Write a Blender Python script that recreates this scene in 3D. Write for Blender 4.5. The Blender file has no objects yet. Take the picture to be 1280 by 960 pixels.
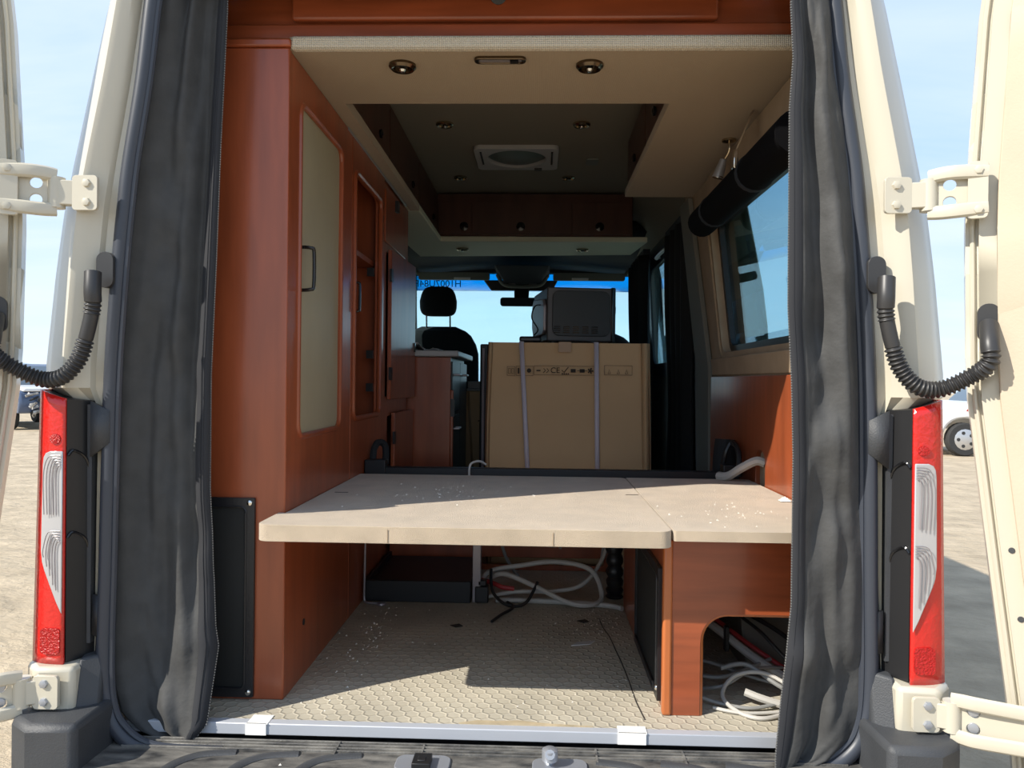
import bpy, bmesh, math, random
from mathutils import Vector, Matrix
from mathutils.geometry import delaunay_2d_cdt
random.seed(7)
S = bpy.context.scene
C = S.collection
R = math.radians
# ------------------------------------------------------------ camera, sky, sun, exposure
CAM = Vector((0.112, 0, 1.445))
yaw, pit, rol = R(1.91), R(-0.24), R(0.65)
fw = Vector((-math.sin(yaw)*math.cos(pit), math.cos(yaw)*math.cos(pit), math.sin(pit)))
rt = Vector((math.cos(yaw), math.sin(yaw), 0)); up = rt.cross(fw)
rt, up = rt*math.cos(rol)+up*math.sin(rol), up*math.cos(rol)-rt*math.sin(rol)
cd = bpy.data.cameras.new('camera'); cam = bpy.data.objects.new('camera', cd); C.objects.link(cam)
m = Matrix((rt, up, -fw)).transposed().to_4x4(); m.translation = CAM; cam.matrix_world = m
cd.sensor_width = 36; cd.lens = 27.0; cd.clip_start = .02; cd.clip_end = 500
S.camera = cam
S.view_settings.view_transform = 'Standard'; S.view_settings.look = 'None'
S.view_settings.gamma = 1; S.view_settings.exposure = 0.78; S.view_settings.use_curve_mapping = False

w = bpy.data.worlds.new('sky'); S.world = w; w.use_nodes = True
nt = w.node_tree; N = nt.nodes; L = nt.links; N.clear()
out = N.new('ShaderNodeOutputWorld'); bg = N.new('ShaderNodeBackground'); L.new(bg.outputs[0], out.inputs[0])
tc = N.new('ShaderNodeTexCoord'); sp = N.new('ShaderNodeSeparateXYZ'); L.new(tc.outputs['Generated'], sp.inputs[0])
rp = N.new('ShaderNodeValToRGB'); L.new(sp.outputs['Z'], rp.inputs[0])
e = rp.color_ramp.elements
e[0].position = 0.0; e[0].color = (.76, .87, .95, 1)
e[1].position = 1.0; e[1].color = (.28, .42, .69, 1)
for p, c in ((.10, (.62, .78, .95, 1)), (.30, (.38, .59, .90, 1)), (.55, (.31, .49, .80, 1))):
    k = e.new(p); k.color = c
ad = N.new('ShaderNodeMath'); ad.operation = 'ADD'; ad.inputs[1].default_value = .12; L.new(sp.outputs['Z'], ad.inputs[0])
mx = N.new('ShaderNodeMath'); mx.operation = 'MAXIMUM'; mx.inputs[1].default_value = .05; L.new(ad.outputs[0], mx.inputs[0])
cb = N.new('ShaderNodeCombineXYZ')
for i, a in enumerate('XY'):
    dv = N.new('ShaderNodeMath'); dv.operation = 'DIVIDE'; L.new(sp.outputs[a], dv.inputs[0]); L.new(mx.outputs[0], dv.inputs[1]); L.new(dv.outputs[0], cb.inputs[i])
mp = N.new('ShaderNodeMapping'); mp.inputs['Rotation'].default_value = (0, 0, R(-20)); mp.inputs['Scale'].default_value = (.55, 1.2, 1); mp.inputs['Location'].default_value = (3.1, 1.7, 0)
L.new(cb.outputs[0], mp.inputs[0])
nz = N.new('ShaderNodeTexNoise'); nz.inputs['Scale'].default_value = 1.1; nz.inputs['Detail'].default_value = 7; nz.inputs['Roughness'].default_value = .55; nz.inputs['Distortion'].default_value = .4
L.new(mp.outputs[0], nz.inputs['Vector'])
cr = N.new('ShaderNodeValToRGB'); cr.color_ramp.elements[0].position = .33; cr.color_ramp.elements[1].position = .75
cr.color_ramp.elements[1].color = (.75, .75, .75, 1); L.new(nz.outputs['Fac'], cr.inputs[0])
mi = N.new('ShaderNodeMix'); mi.data_type = 'RGBA'; L.new(cr.outputs[0], mi.inputs['Factor']); L.new(rp.outputs[0], mi.inputs['A']); mi.inputs['B'].default_value = (.78, .86, .97, 1)
L.new(mi.outputs['Result'], bg.inputs['Color']); bg.inputs['Strength'].default_value = .73

SUN_H = Vector((.857, .514)).normalized(); EL = R(39)
sd = bpy.data.lights.new('sun', 'SUN'); sun = bpy.data.objects.new('sun', sd); C.objects.link(sun)
sd.energy = 3.7; sd.angle = R(.53); sd.color = (1, .94, .84)
dv = Vector((SUN_H.x*math.cos(EL), SUN_H.y*math.cos(EL), -math.sin(EL)))
sun.rotation_euler = dv.to_track_quat('-Z', 'Y').to_euler(); sun.location = (-6, -4, 8)

# ------------------------------------------------------------ materials
def mat(name, col, rough=.5, metal=0, var=0, vscale=8, stretch=(1, 1, 1), bump=0, bscale=60, spec=.5, coat=0, sheen=0, trans=0, col2=None, detail=4):
    M = bpy.data.materials.new(name); M.use_nodes = True
    n = M.node_tree.nodes; l = M.node_tree.links; b = n['Principled BSDF']
    b.inputs['Base Color'].default_value = (*col, 1); b.inputs['Roughness'].default_value = rough; b.inputs['Metallic'].default_value = metal
    b.inputs['Specular IOR Level'].default_value = spec; b.inputs['Coat Weight'].default_value = coat; b.inputs['Coat Roughness'].default_value = .15
    b.inputs['Sheen Weight'].default_value = sheen; b.inputs['Transmission Weight'].default_value = trans
    if var or bump:
        t = n.new('ShaderNodeTexCoord'); g = n.new('ShaderNodeMapping'); g.inputs['Scale'].default_value = stretch
        l.new(t.outputs['Object'], g.inputs[0])
    if var:
        z = n.new('ShaderNodeTexNoise'); z.inputs['Scale'].default_value = vscale; z.inputs['Detail'].default_value = detail; l.new(g.outputs[0], z.inputs['Vector'])
        c = n.new('ShaderNodeValToRGB'); l.new(z.outputs['Fac'], c.inputs[0])
        c.color_ramp.elements[0].position = .3; c.color_ramp.elements[1].position = .7
        c.color_ramp.elements[0].color = (*[max(0, k*(1-var)) for k in col], 1)
        c.color_ramp.elements[1].color = (*(col2 or [min(1, k*(1+var)) for k in col]), 1)
        l.new(c.outputs[0], b.inputs['Base Color'])
    if bump:
        z = n.new('ShaderNodeTexNoise'); z.inputs['Scale'].default_value = bscale; z.inputs['Detail'].default_value = 3; l.new(g.outputs[0], z.inputs['Vector'])
        bp = n.new('ShaderNodeBump'); bp.inputs['Strength'].default_value = bump; bp.inputs['Distance'].default_value = .01
        l.new(z.outputs['Fac'], bp.inputs['Height']); l.new(bp.outputs[0], b.inputs['Normal'])
    return M
def glass(name, tint, gloss=.06, rough=.0):
    M = bpy.data.materials.new(name); M.use_nodes = True
    n = M.node_tree.nodes; l = M.node_tree.links; n.clear()
    o = n.new('ShaderNodeOutputMaterial'); a = n.new('ShaderNodeBsdfTransparent'); a.inputs[0].default_value = (*tint, 1)
    g = n.new('ShaderNodeBsdfGlossy'); g.inputs['Roughness'].default_value = rough
    f = n.new('ShaderNodeLayerWeight'); f.inputs[0].default_value = .5
    pw = n.new('ShaderNodeMath'); pw.operation = 'POWER'; pw.inputs[1].default_value = 5; l.new(f.outputs['Facing'], pw.inputs[0])
    ma = n.new('ShaderNodeMath'); ma.operation = 'MULTIPLY_ADD'; ma.inputs[1].default_value = .8; ma.inputs[2].default_value = gloss; l.new(pw.outputs[0], ma.inputs[0])
    s = n.new('ShaderNodeMixShader'); l.new(ma.outputs[0], s.inputs[0]); l.new(a.outputs[0], s.inputs[1]); l.new(g.outputs[0], s.inputs[2]); l.new(s.outputs[0], o.inputs[0])
    return M
def net(name, col, alpha):
    M = mat(name, col, .7); M.node_tree.nodes['Principled BSDF'].inputs['Alpha'].default_value = alpha; return M
def weave(name, col, scale, bump, var=.15):
    M = mat(name, col, .9, sheen=.2); n = M.node_tree.nodes; l = M.node_tree.links; b = n['Principled BSDF']
    t = n.new('ShaderNodeTexCoord')
    v = []
    for d in ('X', 'Y', 'Z'):
        wv = n.new('ShaderNodeTexWave'); wv.bands_direction = d; wv.inputs['Scale'].default_value = scale; wv.inputs['Distortion'].default_value = .6; l.new(t.outputs['Object'], wv.inputs[0]); v.append(wv)
    a = n.new('ShaderNodeMath'); a.operation = 'ADD'; l.new(v[0].outputs['Fac'], a.inputs[0]); l.new(v[1].outputs['Fac'], a.inputs[1])
    a2 = n.new('ShaderNodeMath'); a2.operation = 'ADD'; l.new(a.outputs[0], a2.inputs[0]); l.new(v[2].outputs['Fac'], a2.inputs[1])
    m3 = n.new('ShaderNodeMath'); m3.operation = 'MULTIPLY'; m3.inputs[1].default_value = .333; l.new(a2.outputs[0], m3.inputs[0])
    c = n.new('ShaderNodeValToRGB'); l.new(m3.outputs[0], c.inputs[0])
    c.color_ramp.elements[0].color = (*[k*(1-var) for k in col], 1); c.color_ramp.elements[1].color = (*[min(1, k*(1+var)) for k in col], 1)
    l.new(c.outputs[0], b.inputs['Base Color'])
    bp = n.new('ShaderNodeBump'); bp.inputs['Strength'].default_value = bump; bp.inputs['Distance'].default_value = .004
    l.new(m3.outputs[0], bp.inputs['Height']); l.new(bp.outputs[0], b.inputs['Normal'])
    return M
def hexfloor(name, col, size):
    M = mat(name, col, .55, var=.16, vscale=5, spec=.35); n = M.node_tree.nodes; l = M.node_tree.links; b = n['Principled BSDF']
    t = n.new('ShaderNodeTexCoord'); sc = n.new('ShaderNodeVectorMath'); sc.operation = 'SCALE'; sc.inputs['Scale'].default_value = 1/size
    l.new(t.outputs['Object'], sc.inputs[0])
    rv = (1.0, 1.7320508, 1.0)
    def cell(off):
        s_ = n.new('ShaderNodeVectorMath'); s_.operation = 'ADD'; s_.inputs[1].default_value = off; l.new(sc.outputs[0], s_.inputs[0])
        mo = n.new('ShaderNodeVectorMath'); mo.operation = 'WRAP'; mo.inputs[1].default_value = tuple(k/2 for k in rv); mo.inputs[2].default_value = tuple(-k/2 for k in rv)
        l.new(s_.outputs[0], mo.inputs[0])
        ab = n.new('ShaderNodeVectorMath'); ab.operation = 'ABSOLUTE'; l.new(mo.outputs[0], ab.inputs[0])
        fl = n.new('ShaderNodeVectorMath'); fl.operation = 'MULTIPLY'; fl.inputs[1].default_value = (1, 1, 0); l.new(ab.outputs[0], fl.inputs[0])
        d = n.new('ShaderNodeVectorMath'); d.operation = 'DOT_PRODUCT'; d.inputs[1].default_value = (.5, .8660254, 0); l.new(fl.outputs[0], d.inputs[0])
        x = n.new('ShaderNodeSeparateXYZ'); l.new(fl.outputs[0], x.inputs[0])
        q = n.new('ShaderNodeMath'); q.operation = 'MAXIMUM'; l.new(d.outputs['Value'], q.inputs[0]); l.new(x.outputs['X'], q.inputs[1])
        return q
    a, c = cell((0, 0, 0)), cell((.5, .8660254, 0))
    mn = n.new('ShaderNodeMath'); mn.operation = 'MINIMUM'; l.new(a.outputs[0], mn.inputs[0]); l.new(c.outputs[0], mn.inputs[1])
    rm = n.new('ShaderNodeMapRange'); rm.inputs[1].default_value = .36; rm.inputs[2].default_value = .5; rm.inputs[3].default_value = 0; rm.inputs[4].default_value = 1; rm.interpolation_type = 'SMOOTHSTEP'
    l.new(mn.outputs[0], rm.inputs[0])
    bp = n.new('ShaderNodeBump'); bp.inputs['Strength'].default_value = .55; bp.inputs['Distance'].default_value = .003
    l.new(rm.outputs[0], bp.inputs['Height']); l.new(bp.outputs[0], b.inputs['Normal'])
    return M
def sand():
    M = mat('sand', (.47, .385, .275), .95, var=.20, vscale=3.0, spec=.1, detail=10)
    n = M.node_tree.nodes; l = M.node_tree.links; b = n['Principled BSDF']
    t = n.new('ShaderNodeTexCoord'); g = n.new('ShaderNodeMapping'); g.inputs['Rotation'].default_value = (0, 0, R(25)); g.inputs['Scale'].default_value = (1, 1.7, 1); l.new(t.outputs['Object'], g.inputs[0])
    z = n.new('ShaderNodeTexNoise'); z.inputs['Scale'].default_value = 4.5; z.inputs['Detail'].default_value = 9; z.inputs['Roughness'].default_value = .62; z.inputs['Distortion'].default_value = .15; l.new(g.outputs[0], z.inputs['Vector'])
    bp = n.new('ShaderNodeBump'); bp.inputs['Strength'].default_value = .7; bp.inputs['Distance'].default_value = .08; l.new(z.outputs['Fac'], bp.inputs['Height']); l.new(bp.outputs[0], b.inputs['Normal'])
    return M
M = dict(
    paint=mat('cream_paint', (.55, .51, .41), .38, coat=.4),
    wood=mat('cherry_wood', (.30, .068, .023), .36, var=.18, vscale=6, stretch=(4, 4, .5), coat=.35, bump=.02, bscale=40),
    wood_shaded=mat('shaded_cherry_wood', (.075, .026, .016), .42, var=.2, vscale=5, stretch=(3, 3, .6), coat=.15),  # cherry copy darkened: the shade under the roof is put into its colour
    doortrim=mat('pale_door_trim', (.56, .47, .35), .75, var=.05, vscale=6, bump=.06, bscale=200),
    torn=mat('torn_vinyl_back', (.42, .34, .22), .8, var=.2, vscale=20),
    wood_edge=mat('light_cherry_edging', (.46, .13, .035), .36, var=.12, vscale=6, stretch=(4, 4, .5), coat=.3),
    sill=mat('grey_sill_paint', (.46, .48, .52), .45, metal=.15),
    wood_h=mat('cherry_wood_cross', (.30, .068, .023), .36, var=.24, vscale=6, stretch=(.6, .6, 5), coat=.35),
    roofliner=mat('grey_roof_liner', (.27, .24, .185), .85, bump=.1, bscale=200),
    beige=mat('beige_laminate', (.36, .31, .20), .5, var=.05, vscale=6),
    fabric=weave('beige_ceiling_fabric', (.34, .25, .155), 90, .25, .12),
    fabric_edge=weave('woven_edge_fabric', (.55, .48, .37), 70, .8, .45),
    wallcloth=mat('beige_wall_cloth', (.36, .27, .18), .9, var=.08, vscale=12, bump=.1, bscale=300),
    greyliner=mat('grey_cab_liner', (.16, .155, .13), .8, bump=.1, bscale=200),
    carpet=mat('beige_carpet', (.53, .43, .315), .95, var=.10, vscale=14, bump=.55, bscale=800, sheen=.3, spec=.1),
    vinyl=hexfloor('hexagon_vinyl', (.45, .41, .325), .031),
    alu=mat('grey_aluminium', (.42, .44, .48), .38, metal=.6),
    chrome=mat('chrome', (.75, .74, .70), .15, metal=1),
    brass=mat('warm_nickel', (.52, .43, .30), .25, metal=1),
    white=mat('white_tape', (.85, .84, .80), .7),
    cloth=mat('black_nylon', (.060, .060, .059), .66, var=.12, vscale=25, bump=.22, bscale=40, sheen=.04, spec=.25),
    tape=mat('zipper_tape', (.020, .021, .025), .8),
    teeth=mat('zipper_teeth', (.16, .16, .155), .5),
    rubber=mat('rubber_seal', (.040, .046, .060), .42, spec=.5),
    plastic=mat('dark_grey_plastic', (.050, .053, .058), .55, var=.12, vscale=9, bump=.15, bscale=350),
    step=mat('scuffed_step_plastic', (.060, .061, .063), .5, var=.5, vscale=16, col2=(.20, .19, .17), stretch=(1, 3, 1), bump=.2, bscale=200),
    blackpl=mat('black_plastic', (.014, .014, .015), .4),
    blackgl=mat('black_gloss', (.010, .010, .011), .15),
    blackmt=mat('black_metal', (.014, .015, .017), .45, metal=.2),
    hose=mat('hose_rubber', (.035, .034, .034), .42),
    red=mat('red_lens', (.60, .016, .012), .12, coat=.5, bump=.22, bscale=110),
    redin=mat('red_reflector', (.45, .010, .008), .25, bump=.6, bscale=260),
    clear=mat('clear_lens', (.52, .52, .53), .14, metal=.25, coat=.8),
    leather=mat('black_vinyl_trim', (.014, .014, .016), .38, bump=.1, bscale=200),
    net=net('black_net', (.010, .012, .012), .93),
    carton=mat('brown_carton', (.52, .345, .19), .8, var=.05, vscale=3, spec=.2),
    tapebrown=mat('brown_tape', (.32, .18, .08), .35),
    strap=mat('lilac_strap', (.52, .46, .50), .4),
    ink=mat('print_ink', (.03, .022, .015), .8),
    steel=mat('grey_enamel', (.30, .27, .28), .35, metal=.4),
    mwdark=mat('microwave_panel', (.022, .025, .026), .45),
    cable=mat('white_cable', (.48, .46, .42), .5), cableg=mat('grey_cable', (.24, .24, .23), .5), cableb=mat('black_cable', (.012, .012, .012), .5), cabler=mat('red_cable', (.40, .03, .03), .5),
    blind=mat('blind_cloth', (.004, .004, .005), .9, spec=.1),
    seat=mat('black_seat_cloth', (.012, .013, .014), .85),
    headliner=mat('dark_headliner', (.018, .022, .030), .8),
    visor=mat('grey_visor', (.22, .23, .20), .8), cream=mat('cream_laminate', (.72, .69, .53), .6), bronze=mat('dark_bronze', (.16, .12, .08), .22, metal=1), mwcase=mat('microwave_case', (.085, .08, .08), .4, metal=.3), fandome=mat('fan_dome', (.12, .16, .15), .35),
    glass=glass('side_glass', (.55, .74, .81)), wind=glass('windscreen_glass', (.80, .96, .99), .03), band=glass('windscreen_blue_band', (.05, .53, .88), .03),
    counter=mat('pale_worktop', (.50, .49, .48), .35), paper=mat('paper', (.45, .46, .48), .7),
    sand=sand(),
    carwhite=mat('white_car_paint', (.80, .80, .80), .3, coat=.4), carblue=mat('blue_car_paint', (.06, .09, .16), .3, coat=.4), carglass=mat('dark_car_glass', (.10, .13, .16), .1),
    tyre=mat('tyre_rubber', (.03, .03, .03), .8), rim=mat('alloy_rim', (.55, .55, .55), .35, metal=.7), wreck=mat('torn_metal', (.35, .34, .32), .6, var=.7, vscale=9),
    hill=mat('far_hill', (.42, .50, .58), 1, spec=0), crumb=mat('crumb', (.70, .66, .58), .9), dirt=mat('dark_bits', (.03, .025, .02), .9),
)
# ------------------------------------------------------------ mesh helpers
class MB:
    def __init__(s): s.v = []; s.f = []
    def add(s, vs, fs):
        o = len(s.v); s.v += [Vector(p) for p in vs]; s.f += [tuple(i+o for i in f) for f in fs]; return s
    def box(s, x0, x1, y0, y1, z0, z1):
        return s.add([(x, y, z) for z in (z0, z1) for y in (y0, y1) for x in (x0, x1)],
                     [(0, 2, 3, 1), (4, 5, 7, 6), (0, 1, 5, 4), (2, 6, 7, 3), (0, 4, 6, 2), (1, 3, 7, 5)])
    def hexa(s, b, t):
        return s.add(list(b)+list(t), [(3, 2, 1, 0), (4, 5, 6, 7)]+[(i, (i+1) % 4, (i+1) % 4+4, i+4) for i in range(4)])
    def tube(s, pts, r, n=8, cap=True, sub=0, flat=1):
        P = [Vector(p) for p in pts]
        if sub: P = smooth(P, sub)
        o = len(s.v); k = len(P); nrm = None
        for i, p in enumerate(P):
            t = (P[min(i+1, k-1)]-P[max(i-1, 0)]).normalized()
            if nrm is None: nrm = t.orthogonal().normalized() if abs(t.z) > .9 else t.cross(Vector((0, 0, 1))).normalized()
            nrm = (nrm-t*nrm.dot(t)).normalized(); b = t.cross(nrm)
            rr_ = r(i/(k-1)) if callable(r) else r
            s.v += [p+nrm*(rr_*math.cos(2*math.pi*j/n))+b*(rr_*flat*math.sin(2*math.pi*j/n)) for j in range(n)]
        s.f += [(o+i*n+j, o+i*n+(j+1) % n, o+(i+1)*n+(j+1) % n, o+(i+1)*n+j) for i in range(k-1) for j in range(n)]
        if cap: s.f += [tuple(o+j for j in range(n))[::-1], tuple(o+(k-1)*n+j for j in range(n))]
        return s
    def lathe(s, prof, T, n=24):
        o = len(s.v); k = len(prof)
        for (r, h) in prof: s.v += [T @ Vector((r*math.cos(2*math.pi*j/n), r*math.sin(2*math.pi*j/n), h)) for j in range(n)]
        s.f += [(o+i*n+j, o+i*n+(j+1) % n, o+(i+1)*n+(j+1) % n, o+(i+1)*n+j) for i in range(k-1) for j in range(n)]
        s.f += [tuple(o+j for j in range(n))[::-1], tuple(o+(k-1)*n+j for j in range(n))]
        return s
    def plate(s, outl, holes, F, t):
        """flat sheet with holes; F maps (u,v,w) to space, w runs 0..t"""
        loops = [list(outl)]+[list(h) for h in holes]; pts = []; edges = []; L_ = []
        for lp in loops:
            o = len(pts); pts += [Vector((p[0], p[1])) for p in lp]; k = len(lp); L_.append((o, k)); edges += [(o+i, o+(i+1) % k) for i in range(k)]
        V, E_, Fc = delaunay_2d_cdt(pts, edges, [], 0, 1e-6)[:3]
        def inside(p, lp):
            c = False; k = len(lp)
            for i in range(k):
                a, b = lp[i], lp[(i+1) % k]
                if (a[1] > p.y) != (b[1] > p.y) and p.x < (b[0]-a[0])*(p.y-a[1])/(b[1]-a[1])+a[0]: c = not c
            return c
        tri = []
        for f in Fc:
            c = sum((V[i] for i in f), Vector((0, 0)))/len(f)
            if inside(c, loops[0]) and not any(inside(c, h) for h in loops[1:]): tri.append(tuple(f))
        o = len(s.v); k = len(V)
        s.v += [Vector(F(p.x, p.y, 0)) for p in V]+[Vector(F(p.x, p.y, t)) for p in V]
        s.f += [tuple(o+i for i in f)[::-1] for f in tri]+[tuple(o+k+i for i in f) for f in tri]
        for (a, c) in L_:
            s.f += [(o+a+i, o+a+(i+1) % c, o+k+a+(i+1) % c, o+k+a+i) for i in range(c)]
        return s
    def grid(s, nu, nv, fn):
        o = len(s.v); s.v += [Vector(fn(i/nu, j/nv)) for j in range(nv+1) for i in range(nu+1)]
        s.f += [(o+j*(nu+1)+i, o+j*(nu+1)+i+1, o+(j+1)*(nu+1)+i+1, o+(j+1)*(nu+1)+i) for j in range(nv) for i in range(nu)]
        return s
def smooth(P, n):
    o = []; P = [Vector(p) for p in P]
    for i in range(len(P)-1):
        a, b, c, d = P[max(i-1, 0)], P[i], P[i+1], P[min(i+2, len(P)-1)]
        for q in range(n):
            t = q/n; o.append(.5*((2*b)+(c-a)*t+(2*a-5*b+4*c-d)*t*t+(3*b-a-3*c+d)*t**3))
    return o+[P[-1]]
def rr(u0, u1, v0, v1, r, n=4):
    return [(cx+r*math.cos(R(a0+90*i/n)), cy+r*math.sin(R(a0+90*i/n))) for cx, cy, a0 in ((u1-r, v1-r, 0), (u0+r, v1-r, 90), (u0+r, v0+r, 180), (u1-r, v0+r, 270)) for i in range(n+1)]
def circ(u, v, r, n=16): return [(u+r*math.cos(2*math.pi*i/n), v+r*math.sin(2*math.pi*i/n)) for i in range(n)]
FX = lambda x: (lambda u, v, w: (x+w, u, v))      # u=Y v=Z
FY = lambda y: (lambda u, v, w: (u, y+w, v))      # u=X v=Z
FZ = lambda z: (lambda u, v, w: (u, v, z+w))
def interp(tab, z):
    tab = sorted(tab)
    if z <= tab[0][0]: return tab[0][1]
    for (a, b), (c, d) in zip(tab, tab[1:]):
        if z <= c: return b+(d-b)*(z-a)/(c-a)
    return tab[-1][1]
WL = {}
def thing(name, label, cat, loc, group=None, kind=None):
    o = bpy.data.objects.new(name, None); C.objects.link(o); o.location = loc; o.empty_display_size = .05
    tag(o, label, cat, group, kind); WL[o.name] = Vector(loc); return o
def tag(o, label=None, cat=None, group=None, kind=None):
    for k, v in (('label', label), ('category', cat), ('group', group), ('kind', kind)):
        if v: o[k] = v
    return o
def obj(name, mb, material, parent=None, bevel=0, ang=35, solid=0, seg=2, label=None, cat=None, group=None, kind=None, sub=0):
    if parent is not None: org = WL[parent.name]
    else:
        n_ = len(mb.v); org = Vector((sum(v.x for v in mb.v)/n_, sum(v.y for v in mb.v)/n_, min(v.z for v in mb.v)))
    me = bpy.data.meshes.new(name); me.from_pydata([v-org for v in mb.v], [], mb.f); me.validate()
    b = bmesh.new(); b.from_mesh(me); bmesh.ops.recalc_face_normals(b, faces=b.faces); b.to_mesh(me); b.free()
    me.shade_smooth(); me.set_sharp_from_angle(angle=R(ang)); me.materials.append(M[material])
    o = bpy.data.objects.new(name, me); C.objects.link(o); WL[o.name] = org
    if parent is not None: o.parent = parent
    else: o.location = org
    if solid: q = o.modifiers.new('thickness', 'SOLIDIFY'); q.thickness = solid; q.offset = 0
    if bevel: q = o.modifiers.new('edge', 'BEVEL'); q.width = bevel; q.segments = seg; q.limit_method = 'ANGLE'; q.angle_limit = R(40)
    if sub: q = o.modifiers.new('round', 'SUBSURF'); q.levels = sub; q.render_levels = sub
    return tag(o, label, cat, group, kind)
def text(name, body, size, F, material, parent, mirror=False):
    c = bpy.data.curves.new(name, 'FONT'); c.body = body; c.size = size; c.align_x = 'CENTER'; c.align_y = 'CENTER'
    t = bpy.data.objects.new(name, c); C.objects.link(t)
    me = t.to_mesh(); vs = [v.co.copy() for v in me.vertices]; fs = [tuple(p.vertices) for p in me.polygons]; t.to_mesh_clear()
    bpy.data.objects.remove(t); bpy.data.curves.remove(c)
    return obj(name, MB().add([F(-v.x if mirror else v.x, v.y, 0) for v in vs], fs), material, parent)
# ------------------------------------------------------------ ground and far setting
def gz(x, y): return 0
mb = MB().grid(60, 60, lambda u, v: ((u-.5)*240, -60+v*240, 0)); 
tag(obj('ground', mb, 'sand'), 'pale sandy dirt ground of the yard', 'ground', kind='structure')
mb = MB()
for i in range(90):
    a0, a1 = R(20+i*140/90), R(20+(i+1)*140/90); h = lambda a: 3.2+1.6*math.sin(a*9)+.9*math.sin(a*23)
    mb.add([(170*math.cos(a0), 170*math.sin(a0), -.5), (170*math.cos(a1), 170*math.sin(a1), -.5), (178*math.cos(a1), 178*math.sin(a1), h(a1)), (178*math.cos(a0), 178*math.sin(a0), h(a0)), (200*math.cos(a0), 200*math.sin(a0), -.5), (200*math.cos(a1), 200*math.sin(a1), -.5)], [(0, 1, 2, 3), (3, 2, 5, 4)])
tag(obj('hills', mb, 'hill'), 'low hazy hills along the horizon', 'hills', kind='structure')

# ------------------------------------------------------------ van interior shell (the setting)
FL = .70
tag(obj('floor', MB().box(-.88, .84, 1.655, 6.2, FL-.03, FL), 'vinyl'), 'beige vinyl van floor embossed with small hexagons', 'floor', kind='structure')
tag(obj('trim_1', MB().box(-.80, .80, 1.632, 1.656, .676, FL+.001), 'sill', bevel=.002), 'grey aluminium sill strip along the floor edge', 'trim', kind='structure')
wx = lambda z: .82-.113*(z-1.47) if z > 1.47 else .82
# right wall: plate in (Y, Z) with a window hole, leaning inwards at the top
winL = rr(2.02, 2.93, 1.56, 2.06, .04)
def FW(off): return lambda u, v, w: (wx(v)+off+w, u, v)
obj('wall_right', MB().plate([(1.72, .66), (3.32, .66), (3.32, 1.1), (3.32, 1.47), (3.32, 2.6), (1.72, 2.6), (1.72, 1.47)], [winL], FW(0), .03), 'wallcloth', label='beige cloth lining of the passenger side wall', cat='wall', kind='structure')
wn = obj('window_1', MB().plate(winL, [], FW(.045), .004), 'glass', label='tinted side window above the wood wainscot', cat='window', kind='structure')
obj('window_frame', MB().plate(rr(2.0, 2.95, 1.54, 2.08, .05), [rr(2.045, 2.905, 1.585, 2.035, .035)], FW(.028), .02), 'blackpl', wn)
obj('window_reveal', MB().plate(rr(1.985, 2.965, 1.525, 2.095, .055), [rr(2.0, 2.95, 1.54, 2.08, .05)], FW(-.006), .05), 'wallcloth', wn)
# pilaster at the end of the window wall and wood wainscot
obj('trim_2', MB().plate([(3.08, .70), (3.30, .70), (3.34, 1.55), (3.34, 2.2), (3.16, 2.2), (3.10, 1.50)], [], FW(-.022), .02), 'greyliner', bevel=.004, label='pale vertical trim post beside the side window', cat='trim', kind='structure')
obj('trim_3', MB().plate([(1.76, 1.475), (3.08, 1.475), (3.08, 1.54), (1.76, 1.54)], [], FW(-.014), .012), 'wallcloth', bevel=.003, label='beige sill board under the side window', cat='trim', kind='structure')
ov = rr(2.34, 2.44, 1.10, 1.24, .045)
obj('trim_4', MB().plate([(1.76, .72), (3.075, .72), (3.075, 1.47), (1.76, 1.47)], [ov], lambda u, v, w: (.80+w, u, v), .018), 'wood', bevel=.002, label='cherry wood wainscot panel under the side window', cat='trim', kind='structure')
# sliding door section with its window
sw = rr(3.75, 4.95, 1.52, 2.18, .08)
w2 = obj('wall_right_forward', MB().plate([(3.32, .66), (5.25, .66), (5.25, 2.6), (3.32, 2.6)], [sw], lambda u, v, w: (.86-.06*(v-1.47)*(v > 1.47)+w, u, v), .03), 'greyliner', label='grey lining of the sliding side door', cat='wall', kind='structure')
wn = obj('window_2', MB().plate(sw, [], lambda u, v, w: (.89-.06*(v-1.47)*(v > 1.47)+w, u, v), .004), 'glass', label='tinted window in the sliding side door', cat='window', kind='structure')
obj('window_frame', MB().plate(rr(3.71, 4.99, 1.48, 2.22, .1), [rr(3.79, 4.91, 1.56, 2.14, .07)], lambda u, v, w: (.852-.06*(v-1.47)*(v > 1.47)+w, u, v), .012), 'blackpl', wn)
# left wall
obj('wall_left', MB().grid(1, 20, lambda u, v: (-(interp([(.4, .94), (.9, .995), (1.4, .995), (1.67, .975), (1.8, .958), (2.07, .905), (2.24, .868), (2.62, .775)], .66+1.94*v)-.008), 1.74+3.5*u, .66+1.94*v)), 'greyliner', solid=.004, label='grey lining of the driver side wall', cat='wall', kind='structure')
# ceiling with a curved drop towards the sliding door
def ceil(u, v):
    x = -.90+1.76*u; y = 1.75+3.6*v; return (x, y, 2.495-.28*max(0, (x-.52)/.34)**2)
obj('ceiling', MB().grid(28, 4, ceil), 'roofliner', solid=.02, label='grey-beige liner of the high roof', cat='ceiling', kind='structure')
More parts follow.
